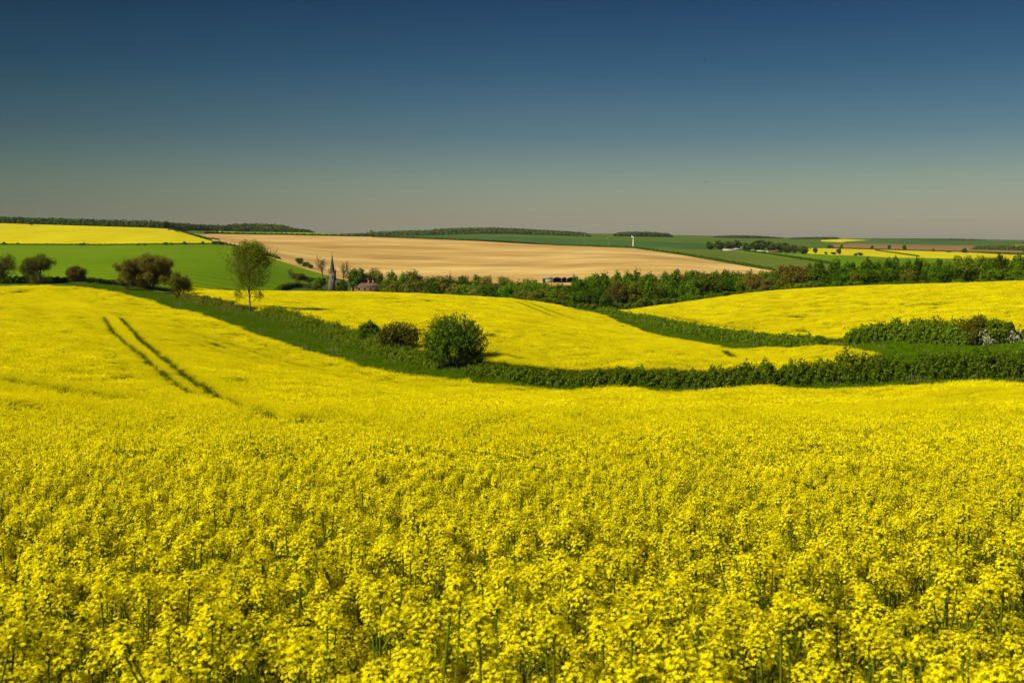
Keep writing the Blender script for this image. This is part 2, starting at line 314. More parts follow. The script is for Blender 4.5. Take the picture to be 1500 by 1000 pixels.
# ploughed field, green hill field, yellow fields, strips
T_near = [(322, 358), (350, 365), (400, 379), (440, 392), (485, 405)]
Tn = [hit(x, y, 600) for x, y in dens(T_near)] + [(ray(560, 420)[0], 800), (ray(1000, 420)[0], 800), (ray(1135, 400)[0], 930)]
Tn = [(ray(285, 343)[0], 1480)] + Tn; Tf = [hit(x, y, 700) for x, y in dens([(285, 342.5), (440, 345), (560, 347.5), (700, 353), (800, 359), (930, 364), (1000, 374), (1070, 386), (1136, 398)])]
sheet('ploughed_field', Tn[0][0], ray(1136, 398)[0], Tn, Tf, .35, M['tan'], 70, 150)
g4n = [(ray(x, 412)[0], d) for x, d in ((-500, 300), (0, 300), (200, 330), (300, 400), (400, 480), (440, 620), (485, 800))]
g4f = [hit(x, y, 500) for x, y in dens([(-500, 358.5), (0, 358.5), (150, 359), (300, 358), (322, 357.5), (350, 364), (400, 378), (440, 391), (486, 404.5)])]
sheet('wheat_field', ray(-500, 400)[0], ray(485, 404)[0], g4n, g4f, .3, M['wheat'], 70, 120)
pxfield('rapeseed_field', [(-500, 322), (0, 327.5), (100, 330.5), (200, 333.5), (250, 336), (318, 356.5)], [(-500, 358), (0, 358), (150, 358.2), (318, 357)], .6, M['yellow_far'], 800)
pxfield('wheat_field', [(320, 338.5), (430, 340), (545, 345.5)], [(320, 341.5), (430, 343.5), (550, 347)], .4, M['wheat_bright'], 1550, 12, 50)
pxfield('wheat_field', [(545, 346), (640, 345), (720, 346), (860, 351.5), (1000, 356), (1060, 359)], [(545, 348), (700, 352), (800, 357), (930, 362), (1000, 364), (1060, 364)], .4, M['wheat_dark'], 1550, 16, 80)
pxfield('wheat_field', [(930, 363.5), (1000, 366), (1060, 366.5), (1120, 373), (1230, 388)], [(930, 364.5), (1000, 374.5), (1070, 387), (1136, 398), (1230, 398)], .4, M['wheat2'], 800, 24, 80)
pxfield('wheat_field', [(1060, 366), (1160, 371), (1300, 376), (1400, 378), (1600, 384)], [(1060, 367), (1120, 374), (1225, 390), (1400, 400), (1600, 402)], .4, M['wheat'], 800, 24, 80)
pxfield('rapeseed_field', [(1178, 364), (1230, 364.5), (1400, 369), (1500, 374), (1700, 382)], [(1178, 370.5), (1220, 374), (1320, 378), (1400, 379), (1500, 382), (1700, 388)], .6, M['yellow_far'], 1300, 16, 80)
pxfield('ploughed_field', [(1215, 359), (1260, 357), (1400, 359.5), (1500, 363)], [(1215, 364), (1300, 366), (1400, 369), (1500, 370)], .3, M['brown'], 1900, 16, 60)
pxfield('rapeseed_field', [(1203, 352), (1240, 350.3), (1268, 352)], [(1203, 353.5), (1235, 354.6), (1270, 352.5)], .6, M['yellow_far'], 2700, 8, 30)
pxfield('rapeseed_field', [(1470, 361), (1500, 359), (1600, 357)], [(1470, 361.6), (1500, 361.4), (1600, 361)], .6, M['yellow_far'], 2100, 8, 30)
pxfield('wheat_field', [(1270, 352.2), (1350, 352), (1500, 355)], [(1270, 355), (1350, 358), (1500, 361)], .4, M['wheat_dark'], 2700, 10, 40)

# ------------------------------------------------------------------ rapeseed plants
def petals(g, c, n, r, m=0):
    """four-petalled flowers: centres c, facing n, radius r"""
    k = len(c); a, b = rot_frames(n, rng.uniform(0, 6.28, k)); n = n / np.linalg.norm(n, axis=1, keepdims=True)
    for i in range(4):
        th = i * math.pi / 2; d = a * math.cos(th) + b * math.sin(th); e = np.cross(n, d); rr = (r * rng.uniform(.8, 1.15, k))[:, None]
        q = np.stack([c + d * rr * .08, c + d * rr * .7 - e * rr * .5 + n * rr * .25, c + d * rr + n * rr * .1, c + d * rr * .7 + e * rr * .5 + n * rr * .25], 1)
        g.add(q.reshape(-1, 3), np.arange(4 * k).reshape(k, 4), m)
def spikes(g, a, b, w, m):
    """thin two-sided blades from a to b"""
    k = len(a); t = b - a; s, s2 = rot_frames(t, rng.uniform(0, 6.28, k)); w = np.broadcast_to(np.asarray(w, float), (k,))[:, None]
    for s_ in (s, s2):
        q = np.stack([a - s_ * w, a + s_ * w, b + s_ * w * .5, b - s_ * w * .5], 1); g.add(q.reshape(-1, 3), np.arange(4 * k).reshape(k, 4), m)
def raceme(g, top, ax, n=26, fr=.0105, R_=.03, L=.075):
    i = np.arange(n); t = (i + .5) / n; ph = i * 2.4 + rng.uniform(0, 6); a, b = rot_frames(ax[None].repeat(n, 0))
    rad = R_ * np.minimum(.15 + 1.0 * np.sqrt(t), 1.0) * rng.uniform(.55, 1.25, n); o = a * np.cos(ph)[:, None] + b * np.sin(ph)[:, None]
    c = top + ax * (-L * t ** 1.5 + .01 * (1 - t) + rng.normal(size=n) * .007)[:, None] + o * rad[:, None]; nn = o * (.35 + .5 * t)[:, None] + ax * (1.1 - .4 * t)[:, None] + rng.normal(size=(n, 3)) * .35
    petals(g, c, nn, np.full(n, fr)); k = n // 2
    spikes(g, (top - ax * (L * t)[:, None] - ax * .02)[::2], c[::2], .0009, 1)
    q = rng.integers(5, 10); hh = rng.uniform(.03, .16, q); oo = rng.normal(size=(q, 3)); oo -= ax * (oo @ ax)[:, None]; oo /= np.linalg.norm(oo, axis=1, keepdims=True)
    base = top - ax * (L + hh)[:, None]; spikes(g, base, base + oo * .03 + ax * rng.uniform(.01, .04, q)[:, None], .0014, 1)
    leaves(g, top + ax * rng.uniform(.0, .018, 7)[:, None] + rng.normal(size=(7, 3)) * .007, .0045, 1)
def near_plant(nb, seed):
    g = Geo(); H = 1.2
    lean = rng.normal(size=2) * .05; z = np.linspace(0, 1, 6)
    st = np.stack([lean[0] * z ** 2, lean[1] * z ** 2, z * (H - .02)], 1); tube(g, st, np.linspace(.008, .0035, 6), 4, 1)
    raceme(g, st[-1] + [0, 0, .015], np.array([lean[0], lean[1], 1.]) / 1.01, rng.integers(80, 110), .0068, .044, .055)
    for j in range(nb):
        h0 = rng.uniform(.35, .85); az = j * 2.4 + rng.uniform(-.5, .5); o = np.array([math.cos(az), math.sin(az), 0]); r = rng.uniform(.06, .21); tz = H + rng.uniform(-.34, .07)
        p0 = np.array([np.interp(h0 * H, st[:, 2], st[:, 0]), np.interp(h0 * H, st[:, 2], st[:, 1]), h0 * H]); p2 = np.array([o[0] * r, o[1] * r, tz]); p1 = p0 + (p2 - p0) * .5 + o * .04
        tt = np.linspace(0, 1, 5)[:, None]; p = (1 - tt) ** 2 * p0 + 2 * tt * (1 - tt) * p1 + tt ** 2 * p2; tube(g, p, np.linspace(.005, .0026, 5), 3, 1); ax = p[-1] - p[-2]; ax /= np.linalg.norm(ax)
        raceme(g, p2, ax, rng.integers(48, 98), .0066, rng.uniform(.030, .046), rng.uniform(.03, .06))
    q = 16; hh = rng.uniform(.1, .72, q) * H; az = rng.uniform(0, 6.28, q); o = np.stack([np.cos(az), np.sin(az), rng.uniform(-.4, .5, q)], 1); ln = (.17 - .10 * hh / H) * rng.uniform(.7, 1.2, q)
    spikes(g, np.stack([np.zeros(q), np.zeros(q), hh], 1), np.stack([np.zeros(q), np.zeros(q), hh], 1) + o * ln[:, None], .011, 1)
    return g.mesh('rapeseed_plant', [M['petal'], M['stem']])
def patch(size, n, k, fs, spread, stems, H=1.2, hv=.1, green=.0):
    """a tile of crop: n flower heads of k little petals on green stems"""
    g = Geo(); x = rng.uniform(-.5, .5, (n, 2)) * size; z = H + rng.normal(size=n) * hv; z += .08 * np.sin(x[:, 0] * 2.1) * np.cos(x[:, 1] * 1.7); z = np.minimum(z, H + .14)
    top = np.column_stack([x, z]); c = (top[:, None] + rng.normal(size=(n, k, 3)) * np.array(spread)).reshape(-1, 3); nn = rng.normal(size=c.shape) * .6 + np.array([-.45, -.1, .75])
    leaves(g, c, fs, 0, nn, .6, .8)
    s = rng.permutation(n)[:stems]; b = top[s] - [0, 0, 1] * rng.uniform(.5, .9, len(s))[:, None]; b[:, :2] += rng.normal(size=(len(s), 2)) * .07; spikes(g, b, top[s] - [0, 0, .03], .004 if k > 4 else .010, 1)
    q = int(stems * .9); w = np.column_stack([rng.uniform(-.5, .5, (q, 2)) * size, rng.uniform(.35, H - .12, q)]); leaves(g, w, .045 if k > 4 else .09, 1, None, 1, .25)
    return g.mesh('rapeseed_tile', [M['petal'], M['stem']])
PROTO = bpy.data.collections.new("prototypes")
def proto(me):
    o = bpy.data.objects.new(me.name, me); return o
near_p = [proto(near_plant(n, i)) for i, n in enumerate((5, 6, 7, 8, 6, 4, 7, 5))]
mid_p = [proto(patch(1.0, 66, 16, .0115, (.021, .021, .02), 60, hv=.085)) for _ in range(5)]
far_p = [proto(patch(2.0, 250, 5, .026, (.028, .028, .03), 150, hv=.10)) for _ in range(6)]
far2_p = [proto(patch(3.0, 480, 3, .042, (.035, .035, .04), 260, hv=.11)) for _ in range(5)]
sparse_p = [proto(patch(1.5, 26, 6, .016, (.026, .026, .032), 190, H=1.02, hv=.14)) for _ in range(3)]
def scatter(o, protos):
    """geometry nodes: place prototypes on the points of o by their which / turn / size attributes"""
    t = bpy.data.node_groups.new('scatter', 'GeometryNodeTree'); t.interface.new_socket('Geometry', in_out='INPUT', socket_type='NodeSocketGeometry'); t.interface.new_socket('Geometry', in_out='OUTPUT', socket_type='NodeSocketGeometry')
    i = t.nodes.new('NodeGroupInput'); u = t.nodes.new('NodeGroupOutput'); j = t.nodes.new('GeometryNodeJoinGeometry')
    def attr(nm, ty): a = t.nodes.new('GeometryNodeInputNamedAttribute'); a.data_type = ty; a.inputs[0].default_value = nm; return a.outputs[0]
    for k, p in enumerate(protos):
        oi = t.nodes.new('GeometryNodeObjectInfo'); oi.inputs[0].default_value = p; oi.inputs['As Instance'].default_value = True
        c = t.nodes.new('FunctionNodeCompare'); c.data_type = 'INT'; c.operation = 'EQUAL'; t.links.new(attr('which', 'INT'), c.inputs[2]); c.inputs[3].default_value = k
        n = t.nodes.new('GeometryNodeInstanceOnPoints'); t.links.new(i.outputs[0], n.inputs['Points']); t.links.new(c.outputs[0], n.inputs['Selection']); t.links.new(oi.outputs['Geometry'], n.inputs['Instance'])
        t.links.new(attr('turn', 'FLOAT_VECTOR'), n.inputs['Rotation']); t.links.new(attr('size', 'FLOAT_VECTOR'), n.inputs['Scale']); t.links.new(n.outputs[0], j.inputs[0])
    t.links.new(j.outputs[0], u.inputs[0]); md = o.modifiers.new('scatter', 'NODES'); md.node_group = t
def points(name, P, which, size, protos, lean=.0, slope=True):
    n = len(P); me = bpy.data.meshes.new(name); me.vertices.add(n); me.vertices.foreach_set('co', P.astype(np.float32).ravel())
    e = .6; gx = (ground(P[:, 0] + e, P[:, 1]) - ground(P[:, 0] - e, P[:, 1])) / (2 * e); gy = (ground(P[:, 0], P[:, 1] + e) - ground(P[:, 0], P[:, 1] - e)) / (2 * e)
    rz = rng.uniform(0, 6.283, n); tu = np.zeros((n, 3), np.float32)
    for i in range(n):
        l = rng.normal(size=2) * lean; f = 1. if slope else 0
        q = Vector((-gx[i] * f + l[0], -gy[i] * f + l[1], 1)).to_track_quat('Z', 'Y') @ Quaternion((0, 0, 1), rz[i]); tu[i] = q.to_euler()[:]
    for nm, ty, val in (('which', 'INT', which.astype(np.int32)), ('turn', 'FLOAT_VECTOR', tu.ravel()), ('size', 'FLOAT_VECTOR', np.asarray(size, np.float32).ravel())):
        a = me.attributes.new(nm, ty, 'POINT'); a.data.foreach_set('value' if ty == 'INT' else 'vector', val)
    o = link(name, me); scatter(o, protos); return o
def segdist(P, line):
    d = np.full(len(P), 1e9)
    for a, b in zip(line[:-1], line[1:]):
        ab = b - a; t = np.clip(((P - a) @ ab) / (ab @ ab), 0, 1); d = np.minimum(d, np.linalg.norm(P - a - t[:, None] * ab, axis=1))
    return d
def sample(us, dn, df, dens_, d0, d1):
    """random ground points between two boundary curves, at dens_ per square metre"""
    d0 = max(d0, dn.min()); d1 = min(d1, df.max())
    if d1 <= d0: return np.zeros((0, 2))
    p = dens_ ** -.5; x0, x1 = min(us[0] * d1, us[0] * d0), max(us[-1] * d1, us[-1] * d0); X, Y = np.meshgrid(np.arange(x0, x1, p), np.arange(d0, d1, p)); X = X + rng.uniform(-.38, .38, X.shape) * p; Y = Y + rng.uniform(-.38, .38, X.shape) * p
    X, Y = X.ravel(), Y.ravel(); q = (X / Y > us[0]) & (X / Y < us[-1]) & (Y >= d0) & (Y <= d1); d = Y[q]; u = X[q] / d
    k = (d > np.interp(u, us, dn)) & (d < np.interp(u, us, df)); return np.column_stack([u * d, d])[k]
def tracks(lines, dmin, h=1.0):
    return [np.array([hitp(x, y, dmin, h)[:2] for x, y in l]) for l in lines]
def vn(P, s, seed=0):
    """smooth value noise over the ground, -1..1"""
    r = np.random.default_rng(seed); o = 0
    for k in range(5):
        a = r.uniform(0, 6.28); f = s * r.uniform(.6, 1.7); o = o + np.sin((P[:, 0] * math.cos(a) + P[:, 1] * math.sin(a)) * f + r.uniform(0, 6.28) + 1.3 * np.sin((P[:, 0] * math.sin(a) - P[:, 1] * math.cos(a)) * f * .7))
    return o / 5
ALLP = near_p + mid_p + far_p + far2_p + sparse_p
OFF = np.cumsum([0, len(near_p), len(mid_p), len(far_p), len(far2_p), len(sparse_p)])
def crop(name, near, far, ul, ur, trk, bare, near0=None, thin=[]):
    us = np.linspace(ul, ur, 300); dn = curve_d(near, us); df = curve_d(far, us); PP, WW, SS = [], [], []
    for lod, d0, d1, den in ((0, 0, 13, 29), (1, 12.2, 44, 1.75), (2, 40, 170, .42), (3, 165, 2000, .19)):
        P = sample(us, dn, df, den, d0, d1)
        if lod in (2, 3):                         # a neat row of small tiles along the field's edges, the big ones kept inside
            m = (.9, 1.4)[lod - 2]; P = P[(P[:, 1] < np.interp(P[:, 0] / P[:, 1], us, df) - m) & (P[:, 1] > np.interp(P[:, 0] / P[:, 1], us, dn) + m)]
        if lod == 1:
            E = []
            for dd, sgn in ((df, -1), (dn, 1)):
                L = np.column_stack([us * dd, dd]); seg = np.linalg.norm(np.diff(L, axis=0), axis=1); cs = np.concatenate([[0], np.cumsum(seg)])
                for off, st in ((.5, .7), (1.15, .75), (1.9, .8)):
                    k = np.arange(0, cs[-1], st) + rng.uniform(0, .3); q = np.column_stack([np.interp(k, cs, L[:, 0]), np.interp(k, cs, L[:, 1])]); q[:, 1] += sgn * off; E.append(q[(q[:, 1] > 30) & (q[:, 1] < 420)])
            E = np.concatenate(E); uu = E[:, 0] / E[:, 1]; E = E[(E[:, 1] < np.interp(uu, us, df)) & (E[:, 1] > np.interp(uu, us, dn))]; P = np.concatenate([P, E])
        if lod == 0 and near0 is not None: P = np.concatenate([P, near0])
        if not len(P): continue
        keep = np.ones(len(P), bool); half = (0, .45, .5, .6)[lod]
        w = OFF[lod] + rng.integers(0, OFF[lod + 1] - OFF[lod], len(P))
        for t, wd in trk + thin:
            dd = segdist(P, t) * (1 + .0 * P[:, 0]); keep &= dd > (wd + .1, wd + .45, wd + 1.5, wd + 2.0)[lod]
        s = rng.uniform(.88, 1.08, (len(P), 1)) * np.ones((1, 3)); nz = vn(P, .35, 3) * .5 + vn(P, .09, 5) * .5; s[:, 2] *= (1 + .06 * nz) * (rng.uniform(.90, 1.05, len(P)) if not lod else 1)
        if lod: s[:, 2] *= .93
        q = (nz < -.24) & (rng.uniform(size=len(P)) < .36); w[q & (lod > 0)] = OFF[4] + rng.integers(0, 3, (q & (lod > 0)).sum())
        if lod:                                   # finer tiles beside wheel tracks, sparse ones in thin strips
            k_, st = ((.5, .42), (.6, .5), (.9, .75))[lod - 1]; k0_, st0_ = k_, st
            for ti, (t, wd) in enumerate(trk + thin):
                if lod == 3: k_, st = (.6, .5) if ti < len(trk) else (k0_, st0_)
                lo, hi = t.min(0) - 4, t.max(0) + 4; X, Y = np.meshgrid(np.arange(lo[0], hi[0], st), np.arange(lo[1], hi[1], st)); Q = np.column_stack([X.ravel(), Y.ravel()]) + rng.uniform(-.4, .4, (X.size, 2)) * st; e = segdist(Q, t); k = (e < wd + (.55, 1.6, 2.2)[lod - 1]) & (Q[:, 1] >= d0) & (Q[:, 1] < d1); own = e
                for t2, w2 in trk: k &= segdist(Q, t2) > (w2 + k_ * .42) * (1 + .35 * vn(Q, 1.1, 21))
                uu = Q[:, 0] / Q[:, 1]; k &= (Q[:, 1] > np.interp(uu, us, dn) + .5) & (Q[:, 1] < np.interp(uu, us, df) - .5) & (Q[:, 1] > 9); Q = Q[k]; own = own[k]; n_ = len(Q)
                w_ = (OFF[1] + rng.integers(0, len(mid_p), n_)) if k_ < .8 else OFF[2] + rng.integers(0, len(far_p), n_); z_ = rng.uniform(.90, 1.02, (n_, 1)) * .95
                if ti >= len(trk): q = (own < wd) & (rng.uniform(size=n_) < .8); w_[q] = OFF[4] + rng.integers(0, 3, q.sum()); z_[q] *= .98
                sp_ = w_ >= OFF[4]; f_ = np.where(sp_, .8, k_ if k_ < .8 else k_ / 1.6)[:, None]; kk = ~sp_ | (rng.uniform(size=n_) < st * st / 1.44 * 1.5); PP.append(Q[kk]); WW.append(w_[kk]); SS.append(np.hstack([f_, f_, z_])[kk])
        PP.append(P[keep]); WW.append(w[keep]); SS.append(s[keep])
    P = np.concatenate(PP); o = points(name, np.column_stack([P, ground(P[:, 0], P[:, 1])]), np.concatenate(WW), np.concatenate(SS), ALLP, .04)
    return tag(o, kind='stuff')
# the near field
uL, uR = ray(-330, 500)[0], ray(1830, 500)[0]
def ext(l): return [(ray(x, y)[0], d) for x, y, d in l]
F1_far = [(u, d - float(np.interp(x, [600, 820, 950, 2000], [.8, 1.5, 4.2, 4.2]))) for (u, d), (x, y, _) in zip(ext(E1), E1)]; F1_near = [(uL - 1, 1.1), (uR + 1, 1.1)]
sheet('field', uL, uR, F1_near, F1_far, .03, M['soil'], 90, 90, .3)
tr1 = tracks([[(150, 464), (167, 490), (205, 520), (235, 547), (262, 568), (282, 580)], [(172, 464), (195, 488), (225, 517), (255, 540), (290, 565), (320, 583), (362, 597)], [(345, 592), (375, 600), (412, 606)]], 20, 1.1)
trw = tracks([[(151, 466), (158, 477)], [(174, 466), (190, 480)], [(20, 421), (24, 422)], [(46, 421), (52, 422)]], 20, 1.1)
tr2 = tracks([[(1225, 614), (1300, 602), (1400, 591), (1500, 577), (1620, 562)], [(180, 470), (215, 482), (250, 492)]], 15, 1.1)
tr3 = tracks([[(165, 468), (215, 482), (270, 498), (330, 518), (390, 531)], [(60, 431), (100, 445), (150, 464)], [(640, 633), (700, 635), (790, 638)], [(560, 583), (760, 589), (900, 591), (1100, 590)], [(860, 628), (1000, 620), (1200, 606)], [(-100, 545), (60, 572), (170, 588)], [(460, 545), (540, 560), (640, 577)], [(1235, 603), (1330, 595), (1420, 586), (1520, 574)], [(30, 452), (75, 457), (120, 460)], [(405, 605), (440, 611), (500, 620)], [(150, 464), (128, 454), (100, 444)], [(-60, 560), (80, 588), (230, 600)], [(250, 480), (340, 505), (480, 545)]], 15, 1.1)
side = np.column_stack([rng.uniform(-9, 9, 3600), rng.uniform(-1.5, 9.5, 3600)]); _b = np.abs(side[:, 0]) > np.abs(uL) * side[:, 1] * .97
side = side[(_b | (side[:, 1] < 2.0)) & ((np.abs(side[:, 0]) > 1.0) | (side[:, 1] > 1.9)) & ((np.abs(side[:, 0]) > .62 * side[:, 1] - .2) | (side[:, 1] > 1.9))]
crop('rapeseed_crop', [(uL - 1, 2.0), (uR + 1, 2.0)], F1_far, uL, uR, [(tr1[0], .22), (tr1[1], .30), (tr1[2], .42)] + [(tr2[0], .22), (tr2[1], .15)], None, side, [(t, (.5, .4, .9, .6, .8, 2.2, .6, 2.4, .7, 2.0, .4, .35, .45)[i]) for i, t in enumerate(tr3)] + [(t, .85) for t in trw])
# the middle field
h1u = ext(H1F); F2_near = [(u, d + 2.6) for u, d in h1u]; F2_far = ext([(250, 430, 225), (268, 428, 232), (285, 428, 285), (300, 427, 300), (400, 428, 315), (500, 428, 320), (620, 431, 320), (740, 438, 316), (800, 446, 300)] + F2R)
u0, u1 = ray(268, 430)[0], ray(1275, 517)[0]; sheet('field', u0, u1, F2_near, F2_far, .05, M['soil'], 60, 110, .3)
tq = tracks([[(750, 440.5), (790, 456), (825, 469), (850, 476)], [(760, 440.5), (805, 456), (842, 469), (870, 476)], [(720, 517), (770, 527), (800, 531)], [(1060, 514), (1075, 525)]], 105)
tq2 = tracks([[(760, 517), (775, 531)], [(782, 520), (802, 530)], [(600, 446), (680, 453), (760, 466)], [(480, 441), (540, 449), (640, 468)], [(300, 432), (360, 437)], [(830, 478), (900, 492)], [(400, 462), (470, 470)], [(1060, 515), (1095, 525)], [(930, 494), (1060, 509), (1110, 514)]], 105)
crop('rapeseed_crop', F2_near, F2_far, u0, u1, [(t, (.46, .46, .3, .7)[i]) for i, t in enumerate(tq)], None, None, [(t, .55) for t in tq2])
# the right field
F3_near = [(u, d + 2.2) for u, d in ext(H2F)] + [(u, d + 2.4) for u, d in ext(H3F)]; F3_far = [(u, d + 14) for u, d in ext(F3C)]
u0, u1 = ray(906, 459)[0], ray(1830, 440)[0]; sheet('field', u0, u1, F3_near, F3_far, .05, M['soil'], 60, 110, .3)
tq3 = tracks([[(940, 457), (1000, 468), (1060, 478), (1150, 487), (1230, 494)], [(1050, 473), (1120, 460), (1200, 452)], [(1130, 485), (1200, 469), (1290, 458)], [(1180, 492), (1215, 487)], [(1200, 466), (1235, 462)], [(1150, 440), (1260, 428), (1400, 424)]], 150)
crop('rapeseed_crop', F3_near, F3_far, u0, u1, [(tq3[0], .18), (tq3[3], .25)], None, None, [(t, .45) for t in tq3[1:]])

# ------------------------------------------------------------------ trees, bushes, hedges
def unit(n): v = rng.normal(size=(n, 3)); return v / np.linalg.norm(v, axis=1, keepdims=True)
def leafy_tree(H, W, leaf, n, mat, bark='bark', lobes=14, low=.18, top=.0, clump=.13, name='tree'):
    """trunk with limbs, and a crown of leaf clumps on uneven lobes; returns (trunk mesh, crown mesh), foot at the origin"""
    cz, rz_, rx = H * (low + (1 - low) * .5), H * (1 - low) * .5, W * .5
    lb = unit(lobes) * rng.uniform(.45, .72, (lobes, 1)); lb[:, 2] = lb[:, 2] * .95 + .02; lr = rng.uniform(.30, .48, lobes); lb[0] = (0, 0, .1); lr[0] = .5
    if top: lb[:, :2] *= (1 - top * np.clip(lb[:, 2:3] + .1, 0, 1))
    k = np.repeat(np.arange(lobes), 12); cl = lb[k] + unit(len(k)) * (lr[k] * rng.uniform(.7, 1.05, len(k)))[:, None]
    cl = cl[np.linalg.norm(cl, axis=1) < 1.06]; q = rng.integers(0, len(cl), n); off = unit(n); rad = clump * 2 * rng.uniform(.35, 1, n) ** .6 * rng.uniform(.6, 1.1, len(cl))[q]
    P = cl[q] + off * rad[:, None]; nn = off + cl[q] * .6
    P = P * [rx, rx, rz_] + [0, 0, cz]; P[:, 2] = np.maximum(P[:, 2], .1); g = Geo(); leaves(g, P, leaf, 0, nn, .9, .7); crown = g.mesh('crown', [M[mat]])
    g = Geo(); z = np.linspace(-.4, H * .72, 7); w = np.cumsum(rng.normal(size=(7, 2)) * .012 * H, 0) * (z > 0)[:, None]; r = H * .022 * np.linspace(1.25, .35, 7); tube(g, np.column_stack([w, z]), r, 7)
    for i in range(1, min(lobes, 7)):
        e = lb[i] * [rx, rx, rz_] + [0, 0, cz]; s = rng.uniform(.25, .5) * H * .72; p0 = np.array([np.interp(s, z, w[:, 0]), np.interp(s, z, w[:, 1]), s]); t = np.linspace(0, 1, 5)[:, None]
        tube(g, p0 + (e - p0) * t + np.array([0, 0, -.06 * H]) * (t * (1 - t)) * 2, H * .012 * np.linspace(1, .35, 5), 5)
    return g.mesh('trunk', [M[bark]], True), crown
CONE = [0.0]
def grow(g, tips, p, d, L, r, lvl, mx, kids, ang, up, wig=.12):
    n = 5; q = [p]; dd = d.copy()
    for i in range(n):
        dd = dd + rng.normal(size=3) * wig + np.array([0, 0, up]) * .12; dd /= np.linalg.norm(dd); q.append(q[-1] + dd * L / n)
    q = np.array(q); tube(g, q, np.linspace(r, r * .45, n + 1), 6 if lvl < 2 else 3)
    if lvl >= mx: tips.append(q[1:]); return
    if lvl >= mx - 1: tips.append(q[3:])
    k = kids[lvl]
    for i in range(k):
        t = .25 + .72 * (i + rng.uniform(.2, .8)) / k if lvl else START[0] + (1 - START[0]) * (i + rng.uniform(.2, .8)) / k; j = min(int(t * n), n - 1); p0 = q[j] + (q[j + 1] - q[j]) * (t * n - j); dv = q[j + 1] - q[j]; dv /= np.linalg.norm(dv)
        a, b = rot_frames(dv[None]); th = i * 2.4 + rng.uniform(-.6, .6); al = ang[lvl] * rng.uniform(.75, 1.25); nd = dv * math.cos(al) + (a[0] * math.cos(th) + b[0] * math.sin(th)) * math.sin(al)
        grow(g, tips, p0, nd, L * rng.uniform(.5, .72) * (1.15 - .45 * t - (.62 * (t - .3) * CONE[0] if not lvl else 0)), r * .55 * (1.1 - .4 * t), lvl + 1, mx, kids, ang, up, wig)
def branchy_tree(H, W, mx, kids, ang, up, leaf, per, mat, bark='bark', spread=.12, wig=.12, stems=1, r0=.02, tl=.75, aspect=.6):
    g = Geo(); tips = []
    for s in range(stems):
        a = s * 2.4; lean = .0 if stems == 1 else .45; grow(g, tips, np.array([math.cos(a) * .02 * (stems > 1), math.sin(a) * .02 * (stems > 1), -.05]), np.array([math.cos(a) * lean, math.sin(a) * lean, 1.]), tl, r0 * (1 if stems == 1 else .6), 0, mx, kids, ang, up, wig)
    T = np.concatenate(tips); V = np.concatenate(g.v); zmax = np.percentile(T[:, 2], 99.5); wid = np.percentile(np.abs(T[:, :2]), 95) * 2; S = np.array([W / wid, W / wid, H / zmax])
    g.v = [v * S for v in g.v]; trunk = g.mesh('trunk', [M[bark]], True); crown = None
    if per:
        P = np.repeat(T * S, per, 0); P = P + rng.normal(size=P.shape) * spread; P[:, 2] = np.maximum(P[:, 2], .15); h = Geo(); leaves(h, P, leaf, 0, None, 1, aspect); crown = h.mesh('crown', [M[mat]])
    return trunk, crown
START = [.28]
def slender_tree(H, W, seed=3):
    g = Geo(); tips = []; z = np.linspace(0, 1, 12); wob = np.cumsum(rng.normal(size=(12, 2)) * .012 * H * .25, 0); st = np.column_stack([wob, z * H * .97 - .05]); tube(g, st, .15 * (1 - z * .93), 7)
    for i in range(46):
        t = .17 + .80 * (i + rng.uniform(0, .9)) / 46; p0 = np.array([np.interp(t, z, st[:, k]) for k in range(3)]); th = i * 2.4 + rng.uniform(-.5, .5); prof = (.42 + .9 * min(t / .45, 1)) / 1.32 * (1 - max(t - .42, 0) / .62) ** .75 if t > .2 else .38
        L = W * .62 * prof * rng.uniform(.72, 1.15); el = rng.uniform(.55, 1.0) if t > .2 else rng.uniform(.1, .5); d = np.array([math.cos(th) * math.cos(el), math.sin(th) * math.cos(el), math.sin(el)]); grow(g, tips, p0, d, L, .045 * (1.1 - t), 1, 3, (0, 6, 5), (0, .6, .7), .5, .10)
    T = np.concatenate(tips); P = np.repeat(T, 3, 0); P = P[rng.uniform(size=len(P)) < .58]; P = P + rng.normal(size=P.shape) * .22; h = Geo(); leaves(h, P, .105, 0, None, 1, .6); return g.mesh('trunk', [M['bark']], True), h.mesh('crown', [M['leaf_spring']])
def plant(name, label, cat, loc, meshes, group=None, scale=(1, 1, 1), rz=None):
    o = thing(name, label, cat, loc, group, rng.uniform(0, 6.28) if rz is None else rz); o.scale = scale
    for nm, me in zip(('trunk', 'crown'), meshes):
        if me: link(nm, me, o)
    return o
